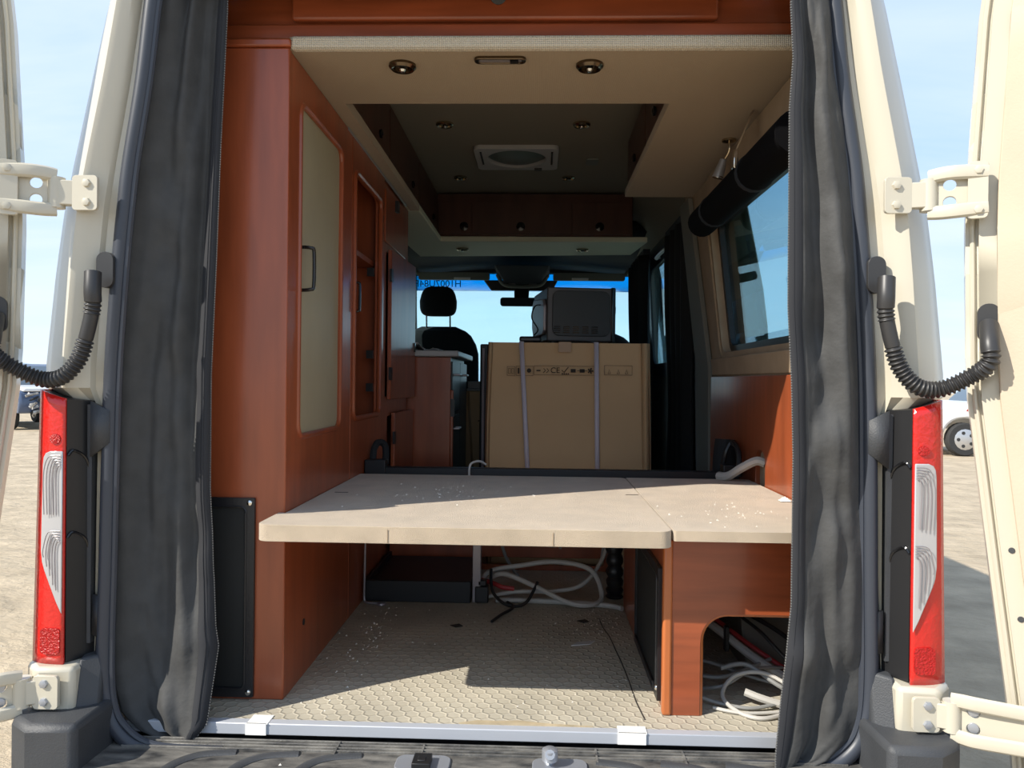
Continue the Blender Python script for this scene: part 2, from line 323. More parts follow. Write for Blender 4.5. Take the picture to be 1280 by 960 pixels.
# lowered soffit: one U-shaped sheet of beige cloth
uo = [(-.47, 1.762), (.742, 1.762), (.742, 3.17), (.462, 3.17), (.462, 2.108), (-.428, 2.108), (-.428, 3.44), (-.47, 3.44)]
sof = obj('soffit', MB().plate(uo, [], FZ(2.205), .03), 'fabric', label='lowered beige cloth ceiling panel with round lights', cat='ceiling', kind='structure')
obj('woven_edge', MB().box(-.466, .745, 1.752, 1.775, 2.203, 2.234), 'fabric_edge', sof, bevel=.007, seg=3)
obj('ceiling_lower', MB().plate([(-.428, 3.442), (-.428, 4.2), (.70, 4.2), (.66, 4.62), (-.62, 4.72), (-.66, 3.46), (-.66, 3.442)], [], FZ(2.205), .03), 'cream', bevel=.004, label='lowered cream ceiling panel round the galley and cab locker', cat='ceiling', kind='structure')

# ------------------------------------------------------------ the van itself
van = thing('camper_van', 'cream camper van standing with both rear doors swung wide open', 'van', (0, 3.6, 0))
sealX = [(.75, .80), (.82, .814), (1.05, .81), (1.24, .807), (1.46, .802), (1.67, .789), (1.8, .778), (1.9, .767), (2.07, .741), (2.24, .722), (2.45, .69)]
creX = [(.7, .872), (1.47, .872), (1.67, .857), (1.8, .845), (1.9, .826), (2.07, .792), (2.24, .763), (2.62, .69)]
outX = [(.7, .978), (1.47, .972), (1.67, .952), (1.8, .935), (1.9, .916), (2.07, .880), (2.24, .843), (2.62, .75)]
def side_x(z): return interp([(.4, .94), (.9, .995), (1.4, .995), (1.67, .975), (1.8, .958), (2.07, .905), (2.24, .868), (2.62, .775)], z)
for sgn in (-1, 1):
    zs = [.70+i*(2.62-.70)/40 for i in range(41)]
    def col(z):
        s_, c_, o_ = interp(sealX, z)-.012, interp(creX, z), interp(outX, z); q = side_x(z)
        low = z < 1.42
        if low: c_, o_ = min(c_, .85), min(o_, .92)
        k = .045 if low else 0
        return [(s_-.02, 1.70), (s_-.005, 1.63), (s_+.004, 1.615), (s_+.012, 1.606), (s_+(c_-s_)*.45, 1.603+k*.3), (s_+(c_-s_)*.52, 1.592+k*.3), (c_-.02, 1.580+k), (c_-.006, 1.570+k), (c_+.004, 1.567+k), (c_+.010, 1.572+k), (c_+(o_-c_)*.55, 1.608+k*.8), (o_, 1.660+k*.4), (o_+(q-o_)*.6, 1.70), (q-.002, 1.75), (q, 1.80), (q, 1.95)]
    cols = [col(z) for z in zs]; nc = len(cols[0])
    mb = MB().grid(nc-1, 40, lambda u, v: (sgn*cols[round(v*40)][round(u*(nc-1))][0], cols[round(v*40)][round(u*(nc-1))][1], zs[round(v*40)]))
    obj('rear_pillar', mb, 'paint', van, ang=25)
    # side skin with openings
    F = lambda u, v, w: (sgn*(side_x(v)+w*.5), u, v)
    hol = [rr(5.35, 6.05, 1.52, 2.12, .06)]
    if sgn > 0: hol += [winL, rr(3.75, 4.95, 1.52, 2.18, .08)]
    hol += [[(2.62+.40*math.cos(R(a)), .40+.40*math.sin(R(a))+.001) for a in range(0, 181, 12)]]
    ol = [(1.94, .40)]+[(6.3, .40), (6.75, .9), (6.75, 1.25), (6.3, 1.45), (6.0, 2.35), (5.6, 2.62), (1.94, 2.62), (1.94, 2.24), (1.94, 1.8), (1.94, 1.4), (1.94, .9)]
    ol = [(2.22-.28, .41)]+ol[1:]
    sk = MB()
    # vertical strips so that the skin follows the tumblehome
    zz = [.41, .65, .9, 1.15, 1.4, 1.52, 1.66, 1.8, 1.95, 2.12, 2.18, 2.3, 2.45, 2.62]
    yy = [1.94, 2.02, 2.22, 2.93, 3.02, 3.75, 4.95, 5.35, 6.05, 6.25, 6.85]
    for i in range(len(yy)-1):
        for j in range(len(zz)-1):
            y0, y1, z0, z1 = yy[i], yy[i+1], zz[j], zz[j+1]
            cy, cz = (y0+y1)/2, (z0+z1)/2
            if 5.35 < cy < 6.05 and 1.52 < cz < 2.12: continue
            if sgn > 0 and 2.02 < cy < 2.93 and 1.52 < cz < 2.12: continue
            if sgn > 0 and 3.75 < cy < 4.95 and 1.52 < cz < 2.18: continue
            if 2.22 < cy < 3.02 and cz < .8: continue
            if cy > 6.25 and (cz > 1.4 or cz < .65): continue
            sk.add([(sgn*side_x(z), y, z) for y, z in ((y0, z0), (y1, z0), (y1, z1), (y0, z1))], [(0, 1, 2, 3)])
    obj('side_panel', sk, 'paint', van, solid=.004)
    g = MB().add([(sgn*(side_x(z)-.012), y, z) for y, z in ((5.33, 1.5), (6.07, 1.5), (6.07, 2.14), (5.33, 2.14))], [(0, 1, 2, 3)])
    obj('cab_window', g, 'glass', van)
    # wheels
    for y in (2.62, 6.30):
        T = Matrix.Translation((sgn*.80, y, .34)) @ Matrix.Rotation(R(90), 4, 'Y')
        t = obj('wheel', MB().lathe([(.20, -.11), (.32, -.11), (.34, -.07), (.34, .07), (.32, .11), (.20, .11)], T, 28), 'tyre', van)
        obj('rim', MB().lathe([(.06, -.02), (.06, .09), (.19, .10), (.205, .105), (.205, -.10)] if sgn > 0 else [(.205, .10), (.205, -.105), (.19, -.10), (.06, -.09), (.06, .02)], T, 20), 'rim', t)
obj('roof', MB().grid(16, 2, lambda u, v: ((u-.5)*1.54, 1.60+4.2*v, 2.61+.09*math.sin(math.pi*u))), 'paint', van, solid=.03)
obj('roof_header', MB().grid(16, 3, lambda u, v: ((u-.5)*1.46, 1.63-.03*v, 2.46+(.15+.08*math.sin(math.pi*u))*v)), 'paint', van, solid=.03)
obj('underbody', MB().box(-.80, .80, 1.66, 6.2, .46, .665), 'blackpl', van)
obj('bonnet', MB().hexa([(-.94, 6.80, .5), (.94, 6.80, .5), (.85, 7.4, .5), (-.85, 7.4, .5)], [(-.92, 6.80, 1.30), (.92, 6.80, 1.30), (.75, 7.36, 1.02), (-.75, 7.36, 1.02)]), 'paint', van, bevel=.06)
# seal around the opening
sp_ = [( -.55, 1.585, .655), (-.70, 1.588, .66), (-.765, 1.592, .695), (-.793, 1.597, .755)]
sp_ += [(-interp(sealX, z)+.012, 1.60, z) for z in (.85, 1.05, 1.24, 1.46, 1.67, 1.8, 1.9, 2.07, 2.24, 2.38)]+[(-.60, 1.61, 2.46), (-.4, 1.61, 2.475)]
path = sp_+[(-x, y, z) for x, y, z in sp_[::-1]]
sl = obj('door_seal', MB().tube(path, .016, 12, sub=6), 'rubber', van)
obj('seal_lip', MB().tube([(x*.979, y-.002, z+(.012 if z < .72 else 0)) for x, y, z in path], .007, 8, sub=6), 'rubber', sl)
# bumper and step
bm = obj('rear_bumper', MB().box(-.80, .80, 1.40, 1.63, .46, .672), 'step', van, bevel=.012)
for sgn in (-1, 1):
    pr_ = [(.78, 1.46), (.875, 1.455), (.925, 1.49), (.965, 1.57), (.985, 1.70), (.985, 1.98), (.80, 1.98), (.80, 1.62), (.775, 1.60)]
    obj('bumper_corner', MB().plate([(sgn*a, b) for a, b in pr_], [], FZ(.44), .325), 'plastic', van, bevel=.014)
    obj('bumper_cap', MB().hexa([(sgn*a, b, .70) for a, b in ((.788, 1.545), (.830, 1.528), (.845, 1.62), (.79, 1.62))], [(sgn*a, b, .858) for a, b in ((.798, 1.595), (.832, 1.560), (.848, 1.62), (.80, 1.622))]), 'plastic', van, bevel=.006)
for i in range(4): obj('step_seam', MB().box(-.75, .75, 1.612-.013*i, 1.617-.013*i, .670, .6755), 'step', bm, bevel=.001)
for x in (-.30, -.12, .24, .42): obj('step_joint', MB().box(x, x+.004, 1.555, 1.615, .670, .6762), 'step', bm)
for sgn in (-1, 1):
    for i in range(3):
        x0 = sgn*(.62-.13*i)
        obj('tread_rib', MB().tube([(x0, 1.43, .672), (x0-sgn*.012, 1.50, .673), (x0-sgn*.05, 1.545, .673), (x0-sgn*.12, 1.562, .672)], .012, 8, sub=5, flat=.35), 'plastic', bm)
for sgn, x in ((-1, -.11), (1, .165)):
    la = obj('latch_recess', MB().plate(rr(x-.055, x+.055, 1.50, 1.565, .02), [], FZ(.668), .0085), 'alu', bm, bevel=.002)
    if sgn < 0: obj('striker', MB().box(x-.018, x+.018, 1.50, 1.545, .676, .690).box(x-.008, x+.008, 1.512, 1.53, .689, .6915), 'blackpl', bm, bevel=.003)
    else: obj('striker', MB().tube([(x-.02, 1.545, .676), (x-.02, 1.54, .697), (x-.02, 1.52, .705)], .010, 10, sub=4).lathe([(.004, -.02), (.016, -.018), (.016, .002), (.01, .006)], Matrix.Translation((x-.02, 1.535, .706)), 14), 'alu', bm)
# tail lights
for sgn in (-1, 1):
    side = 'driver' if sgn < 0 else 'passenger'
    def fr(t, u):   # t up the lamp 0..1, u 0 inner .. 1 outer edge of rear face
        z = .85+.566*t; xi = .858; xo = .933-.012*t
        x = xi+(xo-xi)*u; zz_ = z+(-.018*(1-u) if t > .5 else 0)*(t-.5)*2
        return (sgn*x, 1.550+.018*u**3, zz_)
    tl = obj('tail_light', MB().hexa([(sgn*a, b, .852) for a, b in ((.858, 1.556), (.930, 1.575), (.955, 1.66), (.812, 1.63))], [(sgn*a, b, c) for a, b, c in ((.860, 1.556, 1.396), (.918, 1.575, 1.413), (.94, 1.66, 1.413), (.815, 1.63, 1.390))]), 'blackpl', van, label='black lamp housing')
    gn = MB().grid(8, 30, lambda u, v: fr(v, u)); obj('red_lens', gn, 'red', tl, solid=.006, label='red lens with fine ribs')
    obj('red_lens_side', MB().grid(3, 12, lambda u, v: (fr(v, 1)[0]+sgn*.022*u, 1.568+.085*u, fr(v, 1)[2])), 'red', tl, solid=.004, label='red lens wrapped round the corner')
    cl = []
    for v0, v1 in ((.345, .75),):
        o_ = [(.859, 1.290), (.886, 1.290), (.896, 1.286), (.902, 1.276), (.904, 1.262), (.906, 1.15), (.907, 1.085), (.904, 1.062), (.897, 1.042), (.884, 1.012), (.870, .978), (.859, .955)]
        obj('clear_lens', MB().plate([(sgn*a, b) for a, b in o_], [], lambda u, v, w: (u, 1.5445+.018*max(0, (abs(u)-.858)/.07)**3-w, v), .004), 'clear', tl, bevel=.002, label='clear reversing lens with grooves')
    for j in range(2):
        zc = 1.16+(-.105 if j else .05)
        for k in range(5):
            a = .006+.0065*k
            obj('lens_groove', MB().tube([(sgn*.861, 1.5385, zc+.050+.0055*k), (sgn*(.861+a*.8), 1.5385, zc+.050+.0045*k), (sgn*(.865+a), 1.5385, zc+.03), (sgn*(.863+a), 1.5385, max(zc-.05, .968+(.004+a)*2.9))], .0009, 6, sub=4), 'steel', tl)
    obj('reflector', MB().plate([(sgn*a, b) for a, b in rr(.864, .905, .872, .925, .008)], [], lambda u, v, w: (u, 1.548-w, v), .004), 'redin', tl)
    obj('reflector', MB().lathe([(.003, -.002), (.011, -.002), (.011, .002), (.003, .003)], Matrix.Translation((sgn*.878, 1.547, 1.315)) @ Matrix.Rotation(R(90), 4, 'X'), 14), 'redin', tl)
    obj('housing_rib', MB().box(*sorted((sgn*.828, sgn*.838)), 1.592, 1.612, .88, 1.385), 'plastic', tl)
    for z in (1.10, 1.27): obj('housing_arc', MB().tube([(sgn*.8565, 1.556, z+.01), (sgn*.85, 1.566, z+.02), (sgn*.838, 1.59, z), (sgn*.832, 1.60, z-.05)], .003, 6, sub=4), 'blackgl', tl)
    obj('bracket', MB().add([(sgn*a, b, c) for a, b, c in ((.786, 1.586, 1.372), (.826, 1.586, 1.392), (.826, 1.586, 1.275), (.786, 1.586, 1.305))], [(0, 1, 2, 3)]), 'plastic', tl, solid=.008, ang=5)
    obj('bracket', MB().add([(sgn*a, b, c) for a, b, c in ((.797, 1.60, .975), (.822, 1.59, .985), (.822, 1.59, .90), (.797, 1.60, .88))], [(0, 1, 2, 3)]), 'blackpl', tl, solid=.008)
    # lower hinge block of the pillar
    obj('hinge_block', MB().plate([(sgn*a, b) for a, b in ((.828, 1.535), (.905, 1.525), (.94, 1.56), (.955, 1.64), (.83, 1.64))], [], FZ(.752), .098), 'paint', van, bevel=.010)
    # ---- hinges
    ax, ay = .885, 1.555
    for zc, h in ((1.822, .075), (.805, .07)):
        lo = zc < 1
        kx = .922 if lo else ax; ky = 1.515 if lo else ay
        hg = obj('hinge', MB().lathe([(.006, -h*.42), (.0165, -h*.42), (.0165, h*.42), (.006, h*.42)], Matrix.Translation((sgn*kx, ky, zc)), 18), 'paint', van)
        px0, px1 = (.868, .90) if lo else (.797, .85)
        py = 1.522 if lo else 1.558
        F = lambda u, v, w: (sgn*u, py-w, v)
        obj('leaf', MB().plate(rr(px0-.02 if lo else px0, px1, zc-h*.48, zc+h*.48, .008), [], F, .008), 'paint', hg, bevel=.002)
        obj('leaf_arm', MB().hexa([(sgn*a, b, zc-h*.34) for a, b in ((px1-.015, py-.004), (kx-.002, ky-.014), (kx+.004, ky+.014), (px1-.002, py+.006))], [(sgn*a, b, zc+h*.34) for a, b in ((px1-.015, py-.004), (kx-.002, ky-.014), (kx+.004, ky+.014), (px1-.002, py+.006))]), 'paint', hg, bevel=.002)
        for q in (-.26, .26):
            obj('bolt', MB().lathe([(.002, .0), (.009, .0), (.008, .005), (.004, .006)], Matrix.Translation((sgn*(px0+.008 if lo else px0+.022), py-.008, zc+h*q)) @ Matrix.Rotation(R(90), 4, 'X'), 6), 'alu' if lo else 'paint', hg)
        aD = R(64); D = Vector((sgn*math.sin(aD), -math.cos(aD), 0)); NI = Vector((-sgn*math.cos(aD), -math.sin(aD), 0))
        H = Vector((sgn*kx, ky, 0))
        def FD(u, v, w, H=H, D=D, NI=NI): return H+D*u+NI*w+Vector((0, 0, v))
        e_ = .16 if lo else .10
        hl = [circ(.036, zc+.017, .0115), circ(.036, zc-.017, .0115)]
        obj('arm_web', MB().plate(rr(.008, e_, zc-h*.46, zc+h*.46, .01), hl, lambda u, v, w: FD(u, v, w-.004), .008), 'paint', hg, bevel=.002)
        for q in (-1, 1):
            obj('arm_flange', MB().tube([FD(.0, zc+q*h*.47, .006), FD(.02, zc+q*h*.5, .012), FD(.05, zc+q*h*.5, .016), FD(e_, zc+q*h*.46, .012)], .007, 8, sub=4, flat=2.0), 'paint', hg)
        if lo:
            for q in (-.2, .25): obj('bolt', MB().lathe([(.003, .0), (.010, .0), (.009, .004), (.004, .005)], Matrix.Translation(FD(.036, zc+h*q, .004)) @ NI.to_track_quat('Z', 'Y').to_matrix().to_4x4(), 12), 'alu', hg)
        else:
            obj('door_leaf', MB().plate(rr(.066, .10, zc-.055, zc+.055, .008), [], lambda u, v, w: FD(u, v, w+.006), .010), 'paint', hg, bevel=.002)
            for q in (-.038, .038): obj('bolt', MB().lathe([(.002, .0), (.009, .0), (.008, .006), (.004, .007)], Matrix.Translation(FD(.084, zc+q, .016)) @ NI.to_track_quat('Z', 'Y').to_matrix().to_4x4(), 6), 'paint', hg)
    # ---- door, 64 degrees past square
    aD = R(64); D = Vector((sgn*math.sin(aD), -math.cos(aD), 0)); NI = Vector((-sgn*math.cos(aD), -math.sin(aD), 0)); H = Vector((sgn*ax, ay, 0))
    edge = [(.50, .17), (.8, .15), (1.1, .112), (1.45, .070), (1.8, .064), (2.2, .085), (2.45, .12), (2.5, .16)]
    far = [(.50, .78), (.8, .80), (2.3, .80), (2.5, .74)]
    def FDoor(u, v, w): return H+D*u+NI*(w-.03)+Vector((0, 0, v))
    ez = [.50+i*2.0/24 for i in range(25)]
    def ring(ins): return [(interp(edge, z)+ins, z) for z in ez]+[(interp(far, z)-ins, z) for z in ez[::-1]]
    wh = rr(.26, .68, 1.62, 2.25, .06)
    dr = obj('rear_door', MB().plate(ring(0), [wh], lambda u, v, w: FDoor(u, v, w-.055), .050), 'paint', van, bevel=.008, label='cream painted door frame')
    obj('inner_frame', MB().plate(ring(.022), [wh], lambda u, v, w: FDoor(u, v, w-.008), .022), 'paint', dr)
    obj('door_rib', MB().tube([FDoor(interp(edge, z)+.012, z, -.002) for z in ez], .005, 8), 'paint', dr)
    obj('trim_panel', MB().plate([(a+(.030 if i < 25 else -.03), b) for i, (a, b) in enumerate(ring(.022))][1:-1], [rr(.29, .65, 1.65, 2.22, .05)], lambda u, v, w: FDoor(u, v, w+.013), .014), 'doortrim', dr, bevel=.002, label='beige cloth trim panel')
    obj('window_pane', MB().plate(wh, [], lambda u, v, w: FDoor(u, v, w-.04), .005), 'glass', dr)
    for z in (1.13, 1.0): obj('screw', MB().lathe([(.001, 0), (.006, 0), (.005, .002)], Matrix.Translation(FDoor(interp(edge, z)+.04, z, .014)) @ NI.to_track_quat('Z', 'Y').to_matrix().to_4x4(), 10), 'plastic', dr)
    # ---- corrugated wiring hose
    P0 = Vector((sgn*.797, 1.560, 1.668))
    end = FDoor(.105, 1.565, .012)
    hp = [P0+Vector((0, -.022, -.012)), P0+Vector((-sgn*.004, -.030, -.05)), P0+Vector((-sgn*.002, -.026, -.085)), Vector((sgn*.808, 1.535, 1.525)), Vector((sgn*.826, 1.538, 1.478)), Vector((sgn*.858, 1.536, 1.443)), Vector((sgn*.902, 1.534, 1.438)), Vector((sgn*.950, 1.510, 1.465)), end+NI*.045+Vector((0, 0, -.075)), end+NI*.042+Vector((0, 0, -.04)), end+NI*.012]
    sm = smooth(hp, 40); cum = [0]
    for p, q in zip(sm, sm[1:]): cum.append(cum[-1]+(q-p).length)
    K = 520; uni = []; j = 0; frac = []
    for i in range(K+1):
        d_ = cum[-1]*i/K
        while j < len(cum)-2 and cum[j+1] < d_: j += 1
        t_ = (d_-cum[j])/max(1e-9, cum[j+1]-cum[j]); uni.append(sm[j].lerp(sm[j+1], min(1, t_))); frac.append((j+t_)/40)
    sm = uni; LT = cum[-1]
    def rad(t):
        i = frac[min(K, round(t*K))]; w_ = .0024*math.cos(t*LT/.0085*2*math.pi)
        if i < 1.6: return .0165
        if i < 2.2: return .0150+w_*.7
        if i < 3.1: return .0142
        if i > 8.6: return .0165
        return .0150+w_
    hs = obj('wiring_hose', MB().tube(sm, rad, 14), 'hose', van, ang=60)
    obj('boot', MB().plate([(sgn*a, b) for a, b in rr(.777, .812, 1.630, 1.705, .017, 6)], [], lambda u, v, w: (u, 1.590-.10*max(0, abs(u)-.79)-w, v), .014), 'hose', hs, bevel=.003)
    obj('boot', MB().plate(rr(.086, .124, 1.53, 1.605, .018, 6), [], lambda u, v, w: FDoor(u, v, w+.010), .012), 'hose', hs, bevel=.003)

# ------------------------------------------------------------ curtains in the rear opening
def curtain(sgn, inner, folds, label, rnd, lowy):
    th = thing('door_curtain', label, 'curtain', (sgn*.72, 1.66, .66))
    NU, NV = 44, 130; z0, z1 = .655, 2.44
    def cu(u, v):
        z = z0+(z1-z0)*v
        xo = interp(sealX, z)-.016 if z > .80 else interp([(.64, .62), (.68, .73), (.72, .775), (.80, .797)], z)
        xi = interp(inner, z); x = xo+(xi-xo)*u
        b = (1.622+.056*min(1, u*1.3)*interp([(.6, .0), (.68, .1), (.85, .8), (1.0, 1)], z)) if sgn < 0 else 1.602-.034*min(1, u*2.2)
        y = b
        for (uc, wd, am, ln, ph) in folds:
            c = uc+ln*(z-1.4); y += am*math.exp(-((u-c)/wd)**2)*(.75+.25*math.sin(z*3+ph))
        k = math.sin(math.pi*min(1, u*1.05))
        y += k*(.006*math.sin(9*u+4*z+rnd)+.004*math.sin(17*u-7*z+rnd*2)+.0035*math.sin(31*z+6*u+rnd)*math.sin(3*u+2*z)+.0030*math.sin(23*z-14*u+2.2*math.sin(5*z+rnd))*max(0, math.sin(4.3*z+rnd*3))+.004*math.sin(13*u+9*z+1.5*math.sin(6*z))+.0022*math.sin(47*z+11*u+3*math.sin(9*u+4*z))*max(0, math.sin(7*z+5*u+rnd)))
        for (zc, uc, rw, am) in lowy:
            y += am*math.exp(-((z-zc)/rw)**2-((u-uc)/.16)**2)
        if u > .86: y -= .006*(u-.86)/.14
        return (sgn*x, y, z)
    obj('panel', MB().grid(NU, NV, cu), 'cloth', th, solid=.002, ang=80)
    hem = MB().grid(2, NV, lambda u, v: Vector(cu(.84+.16*u, v))+Vector((0, -.0035, 0)))
    obj('hem', hem, 'tape', th, solid=.002, ang=80)  # darker band: shade of the turned-back edge is put into the hem colour
    tz = MB(); n = 330
    for i in range(n):
        p = Vector(cu(1, (i+.5)/n)); a = .0018
        tz.box(p.x-.0018, p.x+.0018, p.y-.004, p.y-.001, p.z-a*.8, p.z+a*.8)
    obj('zipper', tz, 'teeth', th, kind='stuff', label='fine zipper teeth along the inner edge')
    st = MB()
    for uu in (.90, .93):
        st.tube([Vector(cu(uu, i/60))+Vector((0, -.0045, 0)) for i in range(61)], .0008, 4)
    obj('stitching', st, 'tape', th)
inL = [(.655, .625), (.70, .59), (.78, .585), (.86, .58), (.90, .588), (1.03, .598), (1.2, .606), (1.45, .606), (1.7, .597), (1.95, .590), (2.25, .578), (2.44, .575)]
inR = [(.655, .60), (.70, .600), (.80, .608), (.90, .618), (1.0, .627), (1.3, .627), (1.45, .622), (1.6, .613), (2.0, .611), (2.1, .617), (2.2, .611), (2.44, .61)]
curtain(-1, inL, [(.88, .10, -.016, .03, 4), (.74, .07, .012, -.05, 2.5), (.28, .10, .022, .05, 0), (.62, .10, -.020, -.18, 1), (.48, .08, .014, .1, 2)], 'black nylon curtain with zipper hanging by the cherry wardrobe', .3, [(.86, .7, .05, -.02), (1.1, .8, .05, .012), (.72, .5, .05, -.015)])
curtain(1, inR, [(.60, .11, .024, .10, 0), (.30, .10, -.018, .12, 1), (.82, .06, -.010, 0, 2)], 'black nylon curtain with zipper hanging by the side window', 1.7, [(.90, .75, .04, -.018), (1.55, .6, .06, .016), (1.33, .55, .05, -.02), (1.2, .4, .04, .018), (.84, .25, .05, .02), (1.68, .3, .04, -.012)])
# unseen header strip, added above the view to shade the overhead locker
vt = thing('added_shade_strip', 'added black strip out of view along the roof edge, shading the overhead locker', 'curtain', (0, 1.63, 2.31))
obj('strip', MB().grid(60, 6, lambda u, v: (-.62+1.24*u, 1.632+.008*math.sin(u*40)*(1-v), 2.30+.16*v)), 'cloth', vt, solid=.003)
obj('hem', MB().tube([(-.62+1.24*i/60, 1.632+.008*math.sin(i/60*40), 2.30) for i in range(61)], .004, 6), 'tape', vt)
# ------------------------------------------------------------ rear overhead locker
lk = thing('overhead_locker', 'cherry wood overhead locker across the rear under the roof', 'cabinet', (0, 1.74, 2.235))
obj('case', MB().box(-.80, .74, 1.79, 2.10, 2.237, 2.475), 'wood_h', lk, bevel=.003)
obj('lower_rail', MB().box(-.80, .745, 1.777, 1.79, 2.236, 2.272), 'wood_h', lk, bevel=.004)
dd = obj('door', MB().box(-.469, .515, 1.768, 1.789, 2.277, 2.46), 'wood_h', lk, bevel=.006)
obj('knob', MB().lathe([(.004, 0), (.017, 0), (.019, .006), (.012, .012), (.004, .013)], Matrix.Translation((.012, 1.768, 2.326)) @ Matrix.Rotation(R(90), 4, 'X'), 20), 'blackgl', dd)
# ------------------------------------------------------------ tall cabinets
WX = -.468
wd = thing('wardrobe', 'tall cherry wardrobe with beige door panel and black pull', 'cabinet', (-.68, 2.05, FL))
obj('end_panel', MB().box(-.86, WX, 1.755, 1.775, FL, 2.208), 'wood', wd, bevel=.004, seg=3)
obj('top_lip', MB().box(-.86, WX+.004, 1.747, 1.776, 2.208, 2.226), 'wood', wd, bevel=.004)
d1 = rr(1.842, 2.236, 1.302, 2.115, .035)
obj('side_frame', MB().plate([(1.77, FL), (2.36, FL), (2.36, 2.203), (1.77, 2.203)], [d1], FX(WX-.02), .02), 'wood', wd, bevel=.002)
obj('back_panel', MB().box(-.86, -.85, 1.775, 2.36, FL, 2.2), 'wood', wd)
obj('shelf', MB().box(-.85, WX-.02, 1.775, 2.36, FL, FL+.02), 'wood', wd)
dr = obj('door', MB().plate(rr(1.845, 2.233, 1.305, 2.112, .033), [], FX(WX-.012), .006), 'beige', wd, label='beige laminate door panel')
obj('moulding', MB().tube([(WX-.002, u, v) for u, v in d1]+[(WX-.002, *d1[0])], .008, 8), 'wood', dr)
obj('handle', MB().tube([(WX-.008, 1.872, 1.768), (WX+.020, 1.872, 1.766), (WX+.026, 1.876, 1.755), (WX+.026, 1.876, 1.675), (WX+.020, 1.872, 1.664), (WX-.008, 1.872, 1.662)], .0045, 10, sub=4), 'blackgl', dr)
obj('cable_hole', MB().lathe([(.002, 0), (.008, 0), (.008, .002)], Matrix.Translation((WX, 1.905, .835)) @ Matrix.Rotation(R(90), 4, 'Y'), 14), 'blackpl', wd)
# net pocket on the end panel
def pocket(name, label, u0, u1, v0, v1, F, studs, bulge):
    t = thing(name, label, 'pocket', F((u0+u1)/2, v0, 0))
    obj('net', MB().grid(12, 16, lambda a, b: F(u0+(u1-u0)*a, v0+(v1-v0)*b, .004+bulge*math.sin(math.pi*a)*math.sin(math.pi*min(1, b*1.0)))), 'net', t)
    obj('border', MB().plate(rr(u0, u1, v0, v1, .004), [rr(u0+.022, u1-.022, v0+.022, v1-.022, .012)], F, .009), 'leather', t, bevel=.003)
    obj('piping', MB().tube([F(u, v, .009) for u, v in rr(u0+.020, u1-.020, v0+.020, v1-.020, .014)+[(u1-.020, v1-.034)]], .0025, 6), 'leather', t)
    for su, sv in studs: obj('stud', MB().lathe([(.007, 0), (.006, .003), (.002, .0045)], Matrix.Translation(F(su, sv, .009)) @ (Vector(F(0, 0, 1))-Vector(F(0, 0, 0))).to_track_quat('Z', 'Y').to_matrix().to_4x4(), 12), 'chrome', t)
pocket('net_pocket', 'black net pocket with chrome studs on the wardrobe end', -.80, -.536, .708, 1.168, lambda u, v, w: (u, 1.755-w, v), [(-.547, 1.157), (-.547, .72)], .012)
# second tall cabinet with open compartment
w2_ = thing('shelf_cabinet', 'tall cherry cabinet with open compartment between wardrobe and pantry', 'cabinet', (-.68, 2.6, FL))
d2 = rr(2.395, 2.795, 1.318, 2.10, .03)
obj('side_frame', MB().plate([(2.364, FL), (2.86, FL), (2.86, 2.203), (2.364, 2.203)], [d2], FX(WX-.02), .02), 'wood', w2_, bevel=.002)
obj('moulding', MB().tube([(WX-.001, u, v) for u, v in d2]+[(WX-.001, *d2[0])], .009, 8), 'wood', w2_)
obj('back_panel', MB().box(-.86, -.85, 2.364, 2.86, FL, 2.2), 'wood', w2_)
for y in (2.366, 2.846): obj('partition', MB().box(-.85, WX-.022, y, y+.012, FL, 2.2), 'wood', w2_)
for z in (FL, 1.28, 1.86): obj('shelf', MB().box(-.85, WX-.03, 2.38, 2.845, z, z+.018), 'wood', w2_)
ed = obj('sliding_panel', MB().box(WX-.026, WX-.016, 2.385, 2.415, 1.30, 2.11), 'beige', w2_, label='beige edge of the slid-back panel')
obj('handle', MB().tube([(WX-.018, 2.408, 1.752), (WX+.010, 2.412, 1.75), (WX+.014, 2.414, 1.74), (WX+.014, 2.414, 1.67), (WX+.010, 2.412, 1.66), (WX-.018, 2.408, 1.658)], .004, 8, sub=4), 'blackgl', ed)
for z in (1.40, 1.52, 1.82): obj('hinge', MB().box(WX-.045, WX-.02, 2.775, 2.79, z, z+.03), 'blackpl', w2_)
# pantry with doors ajar
pn = thing('pantry_cabinet', 'narrow cherry pantry with a door standing ajar', 'cabinet', (-.68, 3.15, FL))
obj('side_frame', MB().plate([(2.864, FL), (3.44, FL), (3.44, 2.203), (2.864, 2.203)], [rr(2.95, 3.40, 1.38, 1.94, .01), rr(3.0, 3.40, .78, 1.30, .01)], FX(WX-.03), .02), 'wood', pn, bevel=.002)
for y in (2.866, 3.425): obj('partition', MB().box(-.86, WX-.032, y, y+.013, FL, 2.2), 'wood', pn)
obj('back_panel', MB().box(-.86, -.85, 2.88, 3.425, FL, 2.2), 'wood', pn)
obj('shelf', MB().box(-.85, WX-.035, 2.88, 3.425, 1.33, 1.35), 'wood', pn)
def ajar(z0, z1, y0, wid, a, gl):
    c, s_ = math.cos(a), math.sin(a)
    F = lambda u, v, w: (WX-.006+u*s_+w*c, y0+u*c-w*s_, v)
    d = obj('door', MB().plate([(0, z0), (wid, z0), (wid, z1), (0, z1)], [], F, .016), 'wood', pn, bevel=.002)
    for z in (z0+.10, z1-.10): obj('hinge', MB().plate(rr(-.018, .012, z-.025, z+.025, .004), [], lambda u, v, w: F(u, v, w+.012), .008), 'blackpl', d)
    obj('latch', MB().plate(rr(wid-.03, wid-.015, (z0+z1)/2-.09, (z0+z1)/2-.05, .003), [], lambda u, v, w: F(u, v, w+.016), .006), 'blackgl', d)
ajar(1.367, 1.948, 2.965, .46, R(2.5), True)
